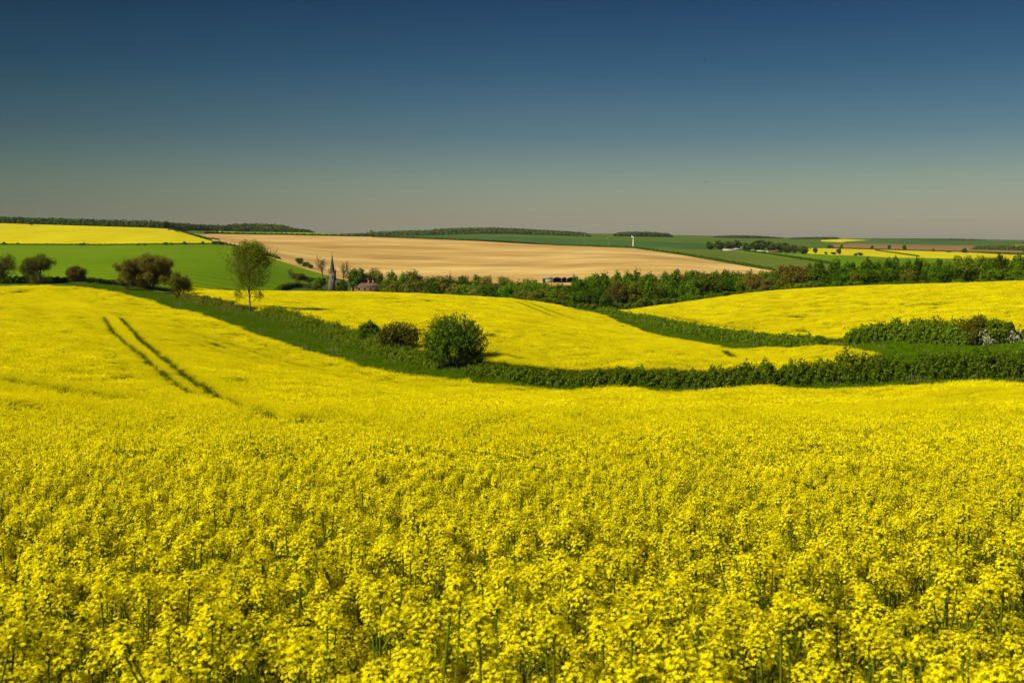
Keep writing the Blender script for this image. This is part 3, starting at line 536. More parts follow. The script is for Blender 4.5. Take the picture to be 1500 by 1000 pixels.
def shrub_round(H, W):
    """dense shrub whose leafy shoots fan out and up from the middle"""
    g = Geo(); t = Geo(); n = 620; d = unit(n); d[:, 2] = np.abs(d[:, 2]) * 1.0 - .55 * (rng.uniform(size=n) < .5); d /= np.linalg.norm(d, axis=1, keepdims=True)
    R_ = np.array([W / 2, W / 2, H * .62]); c = np.array([0, 0, H * .40]); P, NN = [], []
    for v in d:
        e = c + v * R_ * rng.uniform(.82, 1.0) * (1 + .10 * math.sin(v[0] * 7 + v[1] * 5)); s = c + v * R_ * .30; s[2] = max(s[2], .2); e[2] = max(e[2], .15); up = np.array([0, 0, .35 * H * .25]); ts = np.linspace(0, 1, 6)[:, None]
        q = s + (e - s) * ts + up * ts ** 2; tube(t, q, np.linspace(.03, .008, 6), 3); k = 26; tt = rng.uniform(.25, 1, k)[:, None]; w = s + (e - s) * tt + up * tt ** 2
        P.append(w + rng.normal(size=(k, 3)) * .085); ax = (e - s) / np.linalg.norm(e - s); NN.append(np.tile(v * .4, (k, 1)) + rng.normal(size=(k, 3)) * .5)
    for a in range(9):
        th = a * .7; e = np.array([math.cos(th) * W * .2, math.sin(th) * W * .2, H * .45]); tube(t, np.array([[0, 0, -.3], e * .4, e]), [.08, .06, .03], 5)
    leaves(g, np.concatenate(P), .115, 0, np.concatenate(NN), .8, .48); return t.mesh('branches', [M['bark']], True), g.mesh('crown', [M['leaf_dark2']])
M['leaf_dark2'] = leafmat('leaf_laurel', [(0, (.05, .105, .003)), (.6, (.10, .18, .006)), (1, (.21, .31, .015))], .38, .0)
def bush_mesh(H, W, leaf, n, mat, D=None):
    return leafy_tree(H, W, leaf, n, mat, lobes=12, low=.02, clump=.15)
def hedge(name, label, line, hts, width, leaf, dens_, mat, cat='hedge', kind=None, group=None, bump=.16, off=0., shoots=0., core=True, rough=1.0, extra=None):
    """a row of leaf clumps along a ground line of world (x,y) points; hts = height at each point"""
    line = np.asarray(line, float); seg = np.linalg.norm(np.diff(line, axis=0), axis=1); cs = np.concatenate([[0], np.cumsum(seg)]); hts = np.asarray(hts, float); L = cs[-1]
    area = L * (width + 2 * hts.mean()); n = int(area * dens_); s = rng.uniform(0, L, n); ph = rng.uniform(-.08, math.pi + .08, n); nl = lambda q: (np.sin(q * 1.9) + np.sin(q * 4.3 + 1) + np.sin(q * .73 + 2) + np.sin(q * 9.1 + .5) * .8) / 3.6
    sc_ = hts.mean() / 1.8; h = np.interp(s, cs, hts) * (1 + bump * nl(s / sc_)); r = (1 - np.abs(rng.normal(size=n)) * .16) * (1 + .13 * rough * np.sin(s / sc_ * 5.3 + ph * 3) * np.sin(ph * 4 + s / sc_ * 2.1)) + .05 * rng.normal(size=n)
    P0 = np.column_stack([np.interp(s, cs, line[:, 0]), np.interp(s, cs, line[:, 1])]); t = np.column_stack([np.interp(s, .5 * (cs[1:] + cs[:-1]), np.diff(line[:, 0]) / seg), np.interp(s, .5 * (cs[1:] + cs[:-1]), np.diff(line[:, 1]) / seg)]); t /= np.linalg.norm(t, axis=1, keepdims=True); nr = np.column_stack([-t[:, 1], t[:, 0]])
    c, sn = np.cos(ph), np.sin(ph); c = np.sign(c) * np.abs(c) ** .6; x = P0 + nr * (c * r * width * .5 * (1 + .2 * nl(s * 1.3 + 4)) + off)[:, None]; taper = np.clip(np.minimum(s, L - s) / (hts.mean() * .9), .0, 1) ** .5
    z = np.maximum(sn, 0) ** .8 * h * r * (.45 + .55 * taper); g0 = ground(x[:, 0], x[:, 1]); P = np.column_stack([x, g0 + np.maximum(z, .03)]); nn = np.column_stack([nr * c[:, None], sn])
    mid = line[len(line) // 2]; org = np.array([mid[0], mid[1], float(ground(mid[0], mid[1]))]); g = Geo(); leaves(g, P - org, leaf, 0, nn, 1.1, .7)
    if shoots:
        k = int(L * shoots); ss = rng.uniform(0, L, k); b = np.column_stack([np.interp(ss, cs, line[:, 0]), np.interp(ss, cs, line[:, 1])]) + rng.normal(size=(k, 2)) * width * .2; hh = np.interp(ss, cs, hts); e = rng.uniform(.1, .5, k) * hh.mean() * .5
        tt = rng.uniform(0, 1, (k, 7)); q = np.stack([b[:, None, 0] + tt * 0 + rng.normal(size=tt.shape) * leaf * .7, b[:, None, 1] + tt * 0 + rng.normal(size=tt.shape) * leaf * .7, (ground(b[:, 0], b[:, 1]) + hh * .85)[:, None] + tt * (e + .1 * hh)[:, None]], -1).reshape(-1, 3); leaves(g, q - org, leaf * .9, 0, None, 1, .6)
    o = link(name, g.mesh(name, [M[mat]]), None, org); tag(o, label, cat, group, kind)
    if extra:
        for nm, mt, frac, lf, lo in extra:
            q = P[rng.uniform(size=n) < frac]; q = q[rng.permutation(len(q))]; v = vn(q, 1.4 / sc_, 11); q = q[v > lo]; q = q + rng.normal(size=q.shape) * leaf * .5; q[:, 2] += .03; h_ = Geo(); leaves(h_, q - org, lf, 0, None, 1, .8); link(nm, h_.mesh(nm, [M[mt]]), o)
    return o
def along(lst, xs, off=0.):
    a = np.array(lst, float); d = np.interp(xs, a[:, 0], a[:, 2]) + off; y = np.interp(xs, a[:, 0], a[:, 1]); u = np.array([ray(x, q)[0] for x, q in zip(xs, y)]); return np.column_stack([u * d, d])
def hline(lst, hts, step=12, off=0.):
    """hedge foot curve restricted to the x-range of hts [(x,h)]"""
    xs = np.arange(hts[0][0], hts[-1][0] + .1, step); return along(lst, xs, off), np.interp(xs, [q[0] for q in hts], [q[1] for q in hts])

# hedges near
ln, hh = hline(H1F, [(690, 1.1), (720, 1.25), (750, 1.3), (860, 1.4), (900, 1.5), (1000, 1.65), (1060, 1.75), (1090, 2.1), (1200, 2.1), (1260, 2.7), (1320, 2.2), (1400, 2.2), (1500, 2.3), (1800, 2.3)], 10, -3.0)
hedge('hedge', 'long shaggy green hedge along the near edge of the middle yellow field', ln, hh, 2.0, .095, 150, 'leaf_hedge', shoots=6, bump=.26, rough=1.6, extra=[('dry_foliage', 'leaf_bronze', .05, .08, .25), ('new_foliage', 'leaf_spring', .06, .09, .1), ('blossom', 'blossom', .03, .06, .45)])
ln, hh = hline(H1F, [(384, 1.5), (400, 2.1), (430, 2.3), (500, 2.2), (530, 2.1), (548, 2.0), (575, 1.7), (612, 1.4), (648, 1.1)], 6, -3.2)
hedge('hedge', 'ragged green hedge running downhill from the tall sparse tree to the dark copper bush', ln, hh, 1.6, .09, 170, 'leaf_hedge', shoots=6, bump=.24, rough=1.5, extra=[('dry_foliage', 'leaf_bronze', .05, .07, .3), ('blossom', 'blossom', .02, .05, .5)])
ln, hh = hline(H1F, [(262, 1.0), (300, 1.5), (340, 1.3), (360, .8)], 6, .8)
hedge('bramble', 'low brownish bramble bank left of the tall sparse tree', ln, hh, 1.6, .12, 120, 'leaf_olive', 'bramble', shoots=3, bump=.3)
ln, hh = hline(H1F, [(596, .8), (625, 1.0), (648, .7)], 5, .3)
hedge('bramble', 'low green scrub between the dark copper bush and the round shrub', ln, hh, 1.5, .11, 130, 'leaf_hedge', 'scrub', shoots=4, bump=.3)
ln, hh = hline(H2F, [(877, 1.5), (900, 1.8), (950, 1.9), (1000, 1.95), (1050, 1.9), (1100, 1.75), (1160, 1.5), (1206, 1.3)], 8, 1.0)
hedge('hedge', 'trimmed green hedge beside the grassy track below the right yellow field', ln, hh, 1.9, .15, 85, 'leaf_hedge', bump=.2, rough=1.7, shoots=1.5, extra=[('dry_foliage', 'leaf_olive', .06, .12, .1)])
ln, hh = hline(H3F, [(1236, 1.8), (1250, 2.3), (1300, 2.6), (1350, 2.8), (1400, 2.75), (1430, 2.6)], 8, 1.0)
hedge('hedge', 'thick green hedge at the foot of the right yellow field, tan twigs in its top', ln, hh, 2.6, .12, 110, 'leaf_hedge', bump=.2, rough=1.6, shoots=3, extra=[('dry_foliage', 'leaf_bronze', .06, .1, .2), ('blossom', 'blossom', .012, .05, .4)])
ln, hh = hline(H3F, [(1496, 2.0), (1530, 1.5), (1800, 1.8)], 10, 1.0)
hedge('hedge', 'short hedge end beyond the white blossomed hawthorn at the right edge', ln, hh, 2.0, .11, 130, 'leaf_hedge', bump=.1, shoots=2)
# hedges farther off
hl = [(-500, 414, d1(-500, 5)), (0, 416, d1(0, 5)), (120, 416, d1(120, 5))]; ln, hh = hline(hl, [(-300, 1.7), (0, 1.6), (60, 1.5), (112, 1.2)], 8, .5)
hedge('hedge', 'dark hedge under the spreading trees at the far left edge of the near yellow field', ln, hh, 2.2, .2, 60, 'leaf_dark', bump=.15)
g4 = [(ray(x, 412)[0], d) for x, d in ((100, 312), (200, 326), (300, 396), (400, 478), (440, 616))]
ln = np.array([(u * d, d) for u, d in zip(np.linspace(g4[0][0], g4[-1][0], 60), curve_d(g4, np.linspace(g4[0][0], g4[-1][0], 60)))])
hedge('hedge', 'dark clipped hedge along the bottom of the bright green hill field', ln, np.full(60, 1.6), 2.0, .3, 30, 'leaf_dark', bump=.1)
def farhedge(label, px, h, w=2.2, leaf=.55, dens_=7, mat='leaf_dark', dmin=600, bump=.45, hv=None):
    q = np.array([hitp(x, y, dmin)[:2] for x, y in dens(px, 10)]); return hedge('hedge', label, q, np.full(len(q), h) if hv is None else np.interp(np.linspace(0, 1, len(q)), np.linspace(0, 1, len(hv)), hv), w, leaf, dens_, mat, bump=bump)
farhedge('dark hedge line between the upper left yellow field and the bright green field', [(-400, 359), (0, 359), (150, 359.3), (318, 357.8)], 1.0, dmin=800)
farhedge('broken dark hedge slanting down between the green hill field and the tan field', [(318, 357), (350, 364), (400, 377.5), (410, 380.5)], 2.0, bump=.7)
farhedge('thin hedge slanting along the right end of the upper left yellow field', [(248, 336.2), (290, 346.5), (322, 356.5)], 1.5, dmin=1200)
farhedge('dark hedge line along the top of the tan field, below the bright green strip', [(300, 342.5), (440, 345.2), (550, 347.4)], 2.2, leaf=.8, dens_=5, dmin=1350, bump=.7)
farhedge('dark hedge line along the crest of the tan field, in front of the turbines', [(552, 347.6), (700, 353.4), (800, 359), (930, 364.3), (1000, 374), (1070, 386), (1134, 397)], 2.0, leaf=.7, dens_=6, dmin=850, bump=.6)
farhedge('dark hedge between the dull green field and the bright strip below the farm', [(1090, 368.5), (1130, 373.5), (1170, 379.5), (1222, 388)], 1.9, leaf=.6, dmin=900, bump=.5)
farhedge('dark hedge line slanting across the far right yellow field', [(1282, 367.5), (1312, 371.5), (1346, 376.5)], 1.8, leaf=.7, dmin=1400)
farhedge('hedge line between the brown ploughed field and the far right yellow field', [(1216, 364.3), (1300, 366.3), (1400, 369.4), (1520, 373)], 1.6, leaf=.8, dmin=1700, bump=.8)

# one-off trees
def at(x, d): return onground(x, d)
plant('sparse_tree', 'tall slender tree with thin young leaves, standing alone in the hedge gap', 'tree', at(366, d1(366, -1)), slender_tree(11.0, 8.8), rz=.6)
plant('oak_tree', 'spreading olive tree with crooked bare limbs on the skyline hedge at far left', 'tree', at(66, d1(66, 5)), branchy_tree(6.6, 8.6, 4, (9, 6, 5, 4), (1.0, .7, .7, .7), .1, .12, 2, 'leaf_olive', 'bark', .3, .22, 1, .04, .55), rz=1)
plant('oak_tree', 'olive tree cut off by the left edge of the picture', 'tree', at(-6, d1(-6, 6)), branchy_tree(6.6, 9, 4, (9, 6, 5, 4), (.95, .7, .7, .7), .15, .13, 1, 'leaf_olive', 'bark', .3, .2, 1, .04, .55), rz=2)
plant('thorn_bush', 'brown twiggy bush right of the spreading olive tree', 'bush', at(112, d1(112, 4)), branchy_tree(3.9, 4.6, 3, (12, 7, 6), (.8, .7, .7), .2, .11, 2, 'leaf_bronze', 'twig', .22, .15, 3, .02, .6))
START[0] = .06
plant('bronze_tree', 'wide bronze leaved tree of many fine twigs behind the grass bank', 'tree', at(220, d1(220, 2)), branchy_tree(7.4, 8.4, 4, (13, 7, 6, 4), (.6, .5, .55, .6), .6, .10, 2, 'leaf_bronze', 'twig', .25, .1, 5, .018, .62))
plant('bronze_tree', 'smaller olive brown tree beside the wide bronze tree', 'tree', at(263, d1(263, 1)), branchy_tree(5.2, 4.4, 4, (10, 6, 5, 4), (.6, .55, .6, .6), .4, .10, 1, 'leaf_olive', 'twig', .25, .1, 1, .025, .65))
START[0] = .2
plant('hedge_bush', 'dark copper bush in the hedge, left of the round shrub', 'bush', at(579, d1(579, -1.5)), leafy_tree(4.3, 5.6, .10, 11000, 'leaf_copper', lobes=13, low=.02, clump=.14), rz=0)
plant('hedge_bush', 'smaller dark green bush touching the left side of the copper bush', 'bush', at(545, d1(545, -1.5)), leafy_tree(3.7, 3.5, .10, 5000, 'leaf_dark', lobes=9, low=.02, clump=.15), rz=0)
sb, sc2 = shrub_round(5.5, 7.0); o = thing('round_shrub', 'round dark green shrub of upright leafy shoots, the largest one in the field margin', 'shrub', at(664, d1(664, 0))); link('branches', sb, o); link('crown', sc2, o)
hw = plant('hawthorn_bush', 'rounded hawthorn with patches of white blossom at the right edge', 'bush', at(1468, 126.5), leafy_tree(2.9, 4.4, .13, 6000, 'leaf_hedge', lobes=12, low=.02, clump=.15), rz=0)
g = Geo(); q = rng.normal(size=(170, 3)) * [.55, .3, .42] + [.85, -1.65, 1.3]; q2 = rng.normal(size=(150, 3)) * [.4, .3, .5] + [-1.9, -1.2, 1.0]; leaves(g, np.concatenate([q, q2]), .075, 0, None, 1, .8); link('blossom', g.mesh('blossom', [M['blossom']]), hw)
plant('thorn_bush', 'tan twiggy bush rising between the thick hedge and the white blossomed hawthorn', 'bush', at(1437, 128.5), branchy_tree(3.3, 3.0, 3, (10, 7, 6), (.55, .5, .6), .5, .09, 2, 'leaf_olive', 'twig', .2, .1, 4, .016, .6))
# the valley wood: a few grown prototypes, each tree a copy of one
PT = {'ash': [leafy_tree(10, 8, .27, 3600, 'leaf', lobes=l, low=.06) for l in (12, 15, 18)], 'dark': [leafy_tree(10, 8, .27, 3600, 'leaf_dark', lobes=l, low=.06) for l in (11, 16)], 'olive': [leafy_tree(10, 7, .25, 3000, 'leaf_olive', lobes=l, low=.06, clump=.16) for l in (14, 18)],
      'tall': [leafy_tree(10, 5, .24, 2600, 'leaf', lobes=16, top=.8, low=.08) for _ in range(2)], 'fir': [leafy_tree(10, 4.2, .22, 2600, 'leaf_dark', lobes=20, top=1.05, low=.05, clump=.11) for _ in range(2)],
      'bare': [branchy_tree(10, 8, 4, (9, 6, 5, 4), (.6, .55, .6, .6), .4, .12, 0, None, 'twig', .3, .12, 1, .025, .6) for _ in range(2)], 'bronze': [branchy_tree(10, 8, 4, (9, 6, 5, 4), (.6, .55, .6, .6), .4, .20, 1, 'leaf_bronze', 'twig', .35, .12, 2, .02, .6) for _ in range(2)],
      'scrub': [leafy_tree(10, 12, .55, 1500, 'leaf_hedge', lobes=9, low=.02, clump=.17) for _ in range(3)], 'bush': [leafy_tree(10, 11, .5, 1600, 'leaf_dark', lobes=9, low=.02, clump=.17) for _ in range(2)], 'far': [leafy_tree(10, 9, .7, 900, 'leaf_far', lobes=10, low=.06, clump=.17) for _ in range(3)]}
BASEW = {'ash': 8, 'dark': 8, 'olive': 7, 'tall': 5, 'fir': 4.2, 'bare': 8, 'bronze': 8, 'bush': 11, 'far': 9, 'scrub': 12}
WORD = {'ash': 'mid green leafy', 'dark': 'dark green dense', 'olive': 'olive green light', 'tall': 'tall narrow green', 'fir': 'pointed dark fir', 'bronze': 'bronze brown twiggy', 'bare': 'bare grey twiggy'}
NAME = {'ash': 'broadleaf_tree', 'dark': 'broadleaf_tree', 'olive': 'broadleaf_tree', 'tall': 'broadleaf_tree', 'fir': 'fir_tree', 'bronze': 'bronze_tree', 'bare': 'bare_tree', 'bush': 'round_bush', 'far': 'round_tree'}
def tree_at(kind, x, d, ytop, wpx, label, group=None, name=None, cat='tree', minh=1.5, sink=0):
    p = at(x, d); h = ray(x, ytop)[1] * d - p[2]; h = min(max(h, minh), 22); w = wpx * d / F; k = PT[kind]
    return plant(name or NAME[kind], label, cat, p, k[rng.integers(0, len(k))], group, (w / BASEW[kind], w / BASEW[kind], h / 10))
one = [('dark', 524, 695, 391, 32, 'broad dark green tree right of the church, behind the red roofed house'), ('fir', 502, 664, 408, 19, 'small dark conical tree between the church tower and the house'),
       ('bare', 473, 820, 374, 21, 'bare grey tree on the green slope left of the church spire'), ('bare', 501, 780, 382, 28, 'bare grey tree just right of the church spire'),
       ('bare', 423, 640, 392, 13, 'thin faint bare tree left of the brown bush by the churchyard'), ('bronze', 435, 640, 401, 26, 'rounded grey brown bush left of the churchyard'),
       ('dark', 470, 690, 403, 20, 'dark round bush left of the church tower'), ('dark', 453, 690, 406, 20, 'dark bush between the brown bush and the yellowish bush'), ('olive', 463, 630, 413, 16, 'yellowish green bush in front of the churchyard'), ('bronze', 441, 610, 415, 10, 'small brown bush in front of the rounded grey brown one'), ('olive', 452, 610, 417, 10, 'small pale green bush left of the yellowish one'),
       ('olive', 548, 700, 393, 34, 'grey olive tree right of the broad dark churchyard tree'), ('ash', 576, 660, 396, 26, 'light green tree right of the house'), ('ash', 590, 640, 398, 18, 'narrow green tree beside the light green one'), ('olive', 606, 650, 394, 32, 'round olive tree between the house and the broad dark oak'), ('olive', 588, 560, 419, 22, 'low pale green bush at the yellow field crest right of the house'),
       ('dark', 644, 560, 402, 52, 'very broad dark green tree at the yellow field crest'), ('bare', 660, 700, 397, 9, 'thin bare tree against the tan field behind the broad dark tree'), ('dark', 678, 690, 398, 25, 'dark round tree against the tan field right of the thin bare tree'), ('tall', 698, 680, 401, 20, 'pale thin tree against the tan field'), ('bare', 716, 680, 402, 17, 'bare twiggy tree against the tan field, left of the barns'),
       ('dark', 874, 560, 395, 37, 'dome shaped green tree right of the barns'), ('bronze', 1163, 372, 390, 54, 'big bronze brown twiggy tree behind the crest of the right yellow field'), ('dark', 1200, 352, 390, 38, 'dark tree right of the big bronze tree'), ('dark', 1229, 372, 384, 30, 'taller dark tree second right of the big bronze tree'), ('ash', 1226, 340, 401, 24, 'small bright green tree in front of the taller dark tree'),
       ('dark', 868, 322, 424, 30, 'dark tree at the end of the grassy track'), ('ash', 846, 330, 424, 26, 'green tree left of the end of the grassy track'), ('dark', 888, 318, 430, 22, 'low dark tree right of the end of the grassy track')]
for k, x, d, yt, w, lab in one: tree_at(k, x, d, yt, w, lab)
_p = at(1420, 350); _h = ray(1420, 368.5)[1] * 350 - _p[2]
plant('broadleaf_tree', 'tallest broad green tree standing out of the belt at the right', 'tree', _p, leafy_tree(_h, 12.4, .24, 12000, 'leaf_hedge', lobes=17, low=.03, clump=.12))
def belt(x0, x1, step, d, ytop, kinds, where, group, jx=.35, jy=3):
    x = x0
    while x < x1:
        t = (x - x0) / (x1 - x0); dd = d[0] + (d[1] - d[0]) * t + rng.uniform(-9, 9); yt = ytop[0] + (ytop[1] - ytop[0]) * t + rng.normal() * jy * .5; k = random.choice(kinds); w = max(step, 14) * rng.uniform(1.6, 2.5) * (.72 if k in ('tall', 'fir') else 1)
        if not (abs(x - 820) < 30 and dd > 480): tree_at(k, x + rng.uniform(-jx, jx) * step, dd, yt - (2.5 if k in ('fir', 'tall') else 0), w, WORD[k] + ' tree in ' + where, group, minh=3)
        x += step * rng.uniform(.8, 1.2)
wg = 'trees of the valley wood'
belt(665, 800, 16, (630, 600), (404, 407), ('olive', 'ash', 'dark', 'ash'), 'the back of the wood left of the barns', wg)
belt(850, 1140, 12, (520, 470), (400, 393), ('ash', 'dark', 'ash', 'fir'), 'the back of the wood right of the barns', wg)
belt(565, 850, 17, (520, 450), (411, 415), ('olive', 'ash', 'ash', 'olive'), 'the wood behind the middle yellow field', wg)
belt(690, 880, 17, (430, 370), (417, 420), ('ash', 'ash', 'olive', 'dark'), 'the front of the wood above the middle yellow field', wg)
belt(880, 1150, 17, (430, 420), (402, 396), ('ash', 'dark', 'ash', 'olive', 'tall'), 'the middle of the wood beyond the track', wg)
belt(775, 860, 16, (352, 338), (424, 428), ('ash', 'ash', 'olive'), 'the lowest rows of the wood left of the track', wg)
belt(900, 1150, 13, (338, 348), (415, 401), ('dark', 'ash', 'ash', 'tall', 'dark', 'olive', 'bronze'), 'the front of the wood behind the right yellow field', wg)
belt(1185, 1395, 10, (400, 380), (384, 380), ('fir', 'ash', 'dark', 'fir', 'tall'), 'the back of the belt left of the tallest tree', wg)
belt(1205, 1392, 11, (350, 335), (396, 392), ('ash', 'dark', 'ash', 'olive', 'tall'), 'the front of the belt left of the tallest tree', wg)
belt(1440, 1640, 11, (375, 350), (377, 374), ('fir', 'ash', 'dark', 'tall'), 'the back of the belt right of the tallest tree', wg)
belt(1448, 1640, 12, (335, 315), (393, 389), ('ash', 'dark', 'ash'), 'the front of the belt right of the tallest tree', wg)
def scrub(x0, x1, step, d, ytop, where):
    x = x0
    while x < x1:
        t = (x - x0) / (x1 - x0); tree_at('scrub', x, d[0] + (d[1] - d[0]) * t + rng.uniform(-3, 3), ytop[0] + (ytop[1] - ytop[0]) * t + rng.normal() * 2, step * rng.uniform(1.3, 2), 'low leafy bush under the trees at ' + where, 'bushes under the valley wood', 'low_bush', 'bush', 1.2); x += step * rng.uniform(.8, 1.3)
belt(786, 852, 12, (585, 570), (413, 414), ('olive', 'ash', 'dark'), 'the wood just below the round arched barn', wg)
scrub(850, 905, 9, (316, 312), (444, 449), 'the end of the track'); scrub(905, 1160, 14, (322, 336), (443, 417), 'the crest of the right yellow field'); scrub(1160, 1700, 15, (338, 305), (414, 405), 'the foot of the right hand belt'); scrub(560, 850, 15, (350, 330), (427, 440), 'the crest of the middle yellow field')
ORD = ['first', 'second', 'third', 'fourth', 'fifth', 'sixth', 'seventh', 'eighth', 'ninth', 'tenth', 'eleventh', 'twelfth', 'thirteenth', 'fourteenth']
# bushes dotted along far hedge lines
def dots(lst, label, group, kind='bush', dmin=700, base='bush', cat='bush'):
    for i, (x, y, w, h) in enumerate(lst):
        u, d = hit(x, y, dmin); s = d / F; p = np.array([u * d, d, float(terr(u, d))]); k = PT[kind]
        plant(NAME[kind], ORD[i] + ' ' + label, cat, p, k[rng.integers(0, len(k))], group, (w * s / BASEW[kind], w * s / BASEW[kind], h * s / 10))
dots([(6, 359, 6, 5), (26, 359, 6, 4), (117, 360, 5, 4), (122.5, 360, 5, 5), (202, 360, 6, 4), (212, 360, 6, 4), (243, 359.5, 9, 5), (252, 359, 5, 4), (271, 358.8, 7, 5.5), (297, 358.6, 6, 5.5), (314, 358.5, 9, 6), (324, 359, 8, 6)], 'bush from the left on the line between the upper yellow and green fields', 'bushes along the upper hedge line')
dots([(439, 389, 13, 12), (448, 392, 11, 9), (455, 394, 10, 9)], 'bush from the left in the clump on the tan field edge', 'bushes at the tan field edge', 'dark')
dots([(1194, 371.5, 8, 10), (1210, 373, 6, 4), (1221, 373.5, 8, 5), (1228, 372.5, 9, 8), (1253, 375, 6, 4.5), (1260, 375, 8, 6)], 'bush from the left along the lower edge of the far right yellow field', 'bushes below the far yellow field', 'far', 1300)
dots([(1217, 364, 11, 5), (1232, 363, 6, 5), (1277, 365, 5, 6), (1303, 366, 6, 7), (1324, 367, 7, 8), (1367, 369, 4, 5), (1390, 370, 8, 3), (1413, 371, 8, 8)], 'tree from the left along the brown field in front of the horizon', 'trees along the brown field', 'far', 1600, cat='tree')
dots([(1041, 365.5, 16, 12), (1053, 366, 18, 13), (1066, 366, 18, 14), (1080, 365.5, 19, 14), (1095, 368, 17, 13), (1106, 368, 18, 15), (1118, 368.5, 19, 16), (1131, 369, 19, 16), (1143, 369.5, 19, 16), (1154, 371, 20, 16), (1164, 371, 13, 12), (1176, 372.5, 20, 13.5)], 'dark round tree from the left among the farm buildings', 'trees around the far farm', 'far', 1250, cat='tree')
dots([(546, 344.5, 8, 9)], 'lone small tree on the skyline above the tan field', None, 'bare', 1600, cat='tree')
bpy.context.view_layer.update()
for o in C.objects:
    if o.get('label', '').startswith('first lone'): o['label'] = 'lone small tree on the skyline above the tan field'
# woods on the horizon, read as one mass
def woods(label, px, hv, w, leaf, dens_, dmin, mat='leaf_far'):
    q = np.array([hitp(x, y, dmin)[:2] for x, y in dens(px, 10)]); return hedge('woodland', label, q, np.interp(np.linspace(0, 1, len(q)), np.linspace(0, 1, len(hv)), hv), w, leaf, dens_, mat, 'wood', 'stuff', bump=.06, rough=1.2)
woods('dark wood along the horizon above the upper left yellow field', [(-500, 322), (0, 328.6), (150, 333), (335, 339.2)], [9, 8.5, 8.5, 9.5], 30, 1.3, .8, 1520)
woods('dark plantation tapering away at the end of the left horizon wood', [(337, 339.5), (440, 340.6)], [12, 13, 12, 10, 4], 60, 1.3, .8, 1600)
woods('green wood on the long hill above the tan field', [(585, 345.5), (640, 344), (760, 344), (860, 346)], [2, 9, 12, 12, 11, 9, 7], 260, 2.2, .4, 2800)
woods('dark strip of wood on the far hill right of centre', [(902, 346), (978, 347.2)], [8, 11, 11, 9], 40, 2.0, .5, 2500)
woods('dim tree line on the horizon above the farm', [(1055, 348), (1140, 349.2)], [3, 6, 6, 2], 40, 2.2, .4, 3000)
woods('dim dark wood on the horizon right of the farm', [(1165, 350), (1222, 350)], [2, 5, 5], 40, 2.4, .4, 3500)
woods('faint tree line on the far right horizon', [(1280, 350.5), (1380, 351.5), (1440, 352.3)], [1, 2, 4, 2], 30, 2.4, .4, 3500)
woods('dark low wood at the right end of the brown field', [(1440, 365), (1500, 366.5), (1600, 368)], [6, 7, 7], 50, 1.6, .5, 1800)

# ------------------------------------------------------------------ rough grass on the margins
def grass_tile(size, n, h, dry):
    g = Geo(); b = np.column_stack([rng.uniform(-.5, .5, (n, 2)) * size, np.full(n, -.05)]); t = b + np.column_stack([rng.normal(size=(n, 2)) * h * .75, h * rng.uniform(.4, 1.0, n) + .05]); spikes(g, b, t, .026, 0)
    if dry: k = dry; b = np.column_stack([rng.uniform(-.5, .5, (k, 2)) * size, np.zeros(k)]); t = b + np.column_stack([rng.normal(size=(k, 2)) * .1, rng.uniform(.5, .95, k)]); spikes(g, b, t, .014, 1); leaves(g, t, .04, 1)
    return g.mesh('grass_tile', [M['grass'], M['grass_dry']])
grass_p = [proto(grass_tile(1.4, 260, .32, 0)), proto(grass_tile(1.4, 240, .42, 0)), proto(grass_tile(1.4, 240, .38, 5)), proto(grass_tile(1.4, 220, .5, 14))]
def grass(label, near, far, x0, x1, den=.75, dry=.08):
    us = np.linspace(ray(x0, 500)[0], ray(x1, 500)[0], 300); dn = curve_d(near, us); df = curve_d(far, us); P = sample(us, dn, df, den, 0, 2000); n = len(P); w = np.where(rng.uniform(size=n) < dry, 2 + rng.integers(0, 2, n), rng.integers(0, 2, n)); s = rng.uniform(.75, 1.25, (n, 1)) * np.ones((1, 3))
    return tag(points('rough_grass', np.column_stack([P, ground(P[:, 0], P[:, 1])]), w, s, grass_p, .05), label, 'grass', None, 'stuff')
grass('rough green grass bank between the near yellow field and its hedge', [(u, d - .2) for u, d in ext(E1)], [(u, d + 1.5) for u, d in h1u], 105, 1800)
grass('green grass strip beside the trimmed hedge and the tan track', [(u, d + (5.2 if x < 930 else 3.2 if x < 960 else .1)) for (u, d), (x, y, _) in zip(ext(F2R), F2R)], [(u, d + .6) for u, d in ext(H2F)], 866, 1270, .6)
grass('patch of green grass between the two hedges at right', [(u, d + 3.0) for u, d in h1u], [(u, d + .8) for u, d in ext(H3F)], 1262, 1800, .6, .03)
# the tan track
def tracksheet():
    a = ext([(864, 458, 268), (900, 472, 238), (940, 487, 209), (960, 491, 200)]); us = np.linspace(a[0][0], a[-1][0], 40); d = curve_d(a, us); m, t, o = nodes('track_soil'); b = noise(t, .7, 6); surface(t, o, rampn(t, b, [(.35, (.20, .16, .07)), (.65, (.36, .29, .14))]), .95, b, .4, .1, .02)
    w = np.interp(us, [us[0], us[-1]], [3.2, 1.2]); rows = np.linspace(0, 1, 5)[:, None]; D = d[None] + 1.2 + rows * 3.2; U = np.repeat(us[None], 5, 0); return tag(link('track', grid_mesh('track', np.stack([U * D, D, terr(U, D) + .24], -1), m)), kind='structure')
tracksheet()

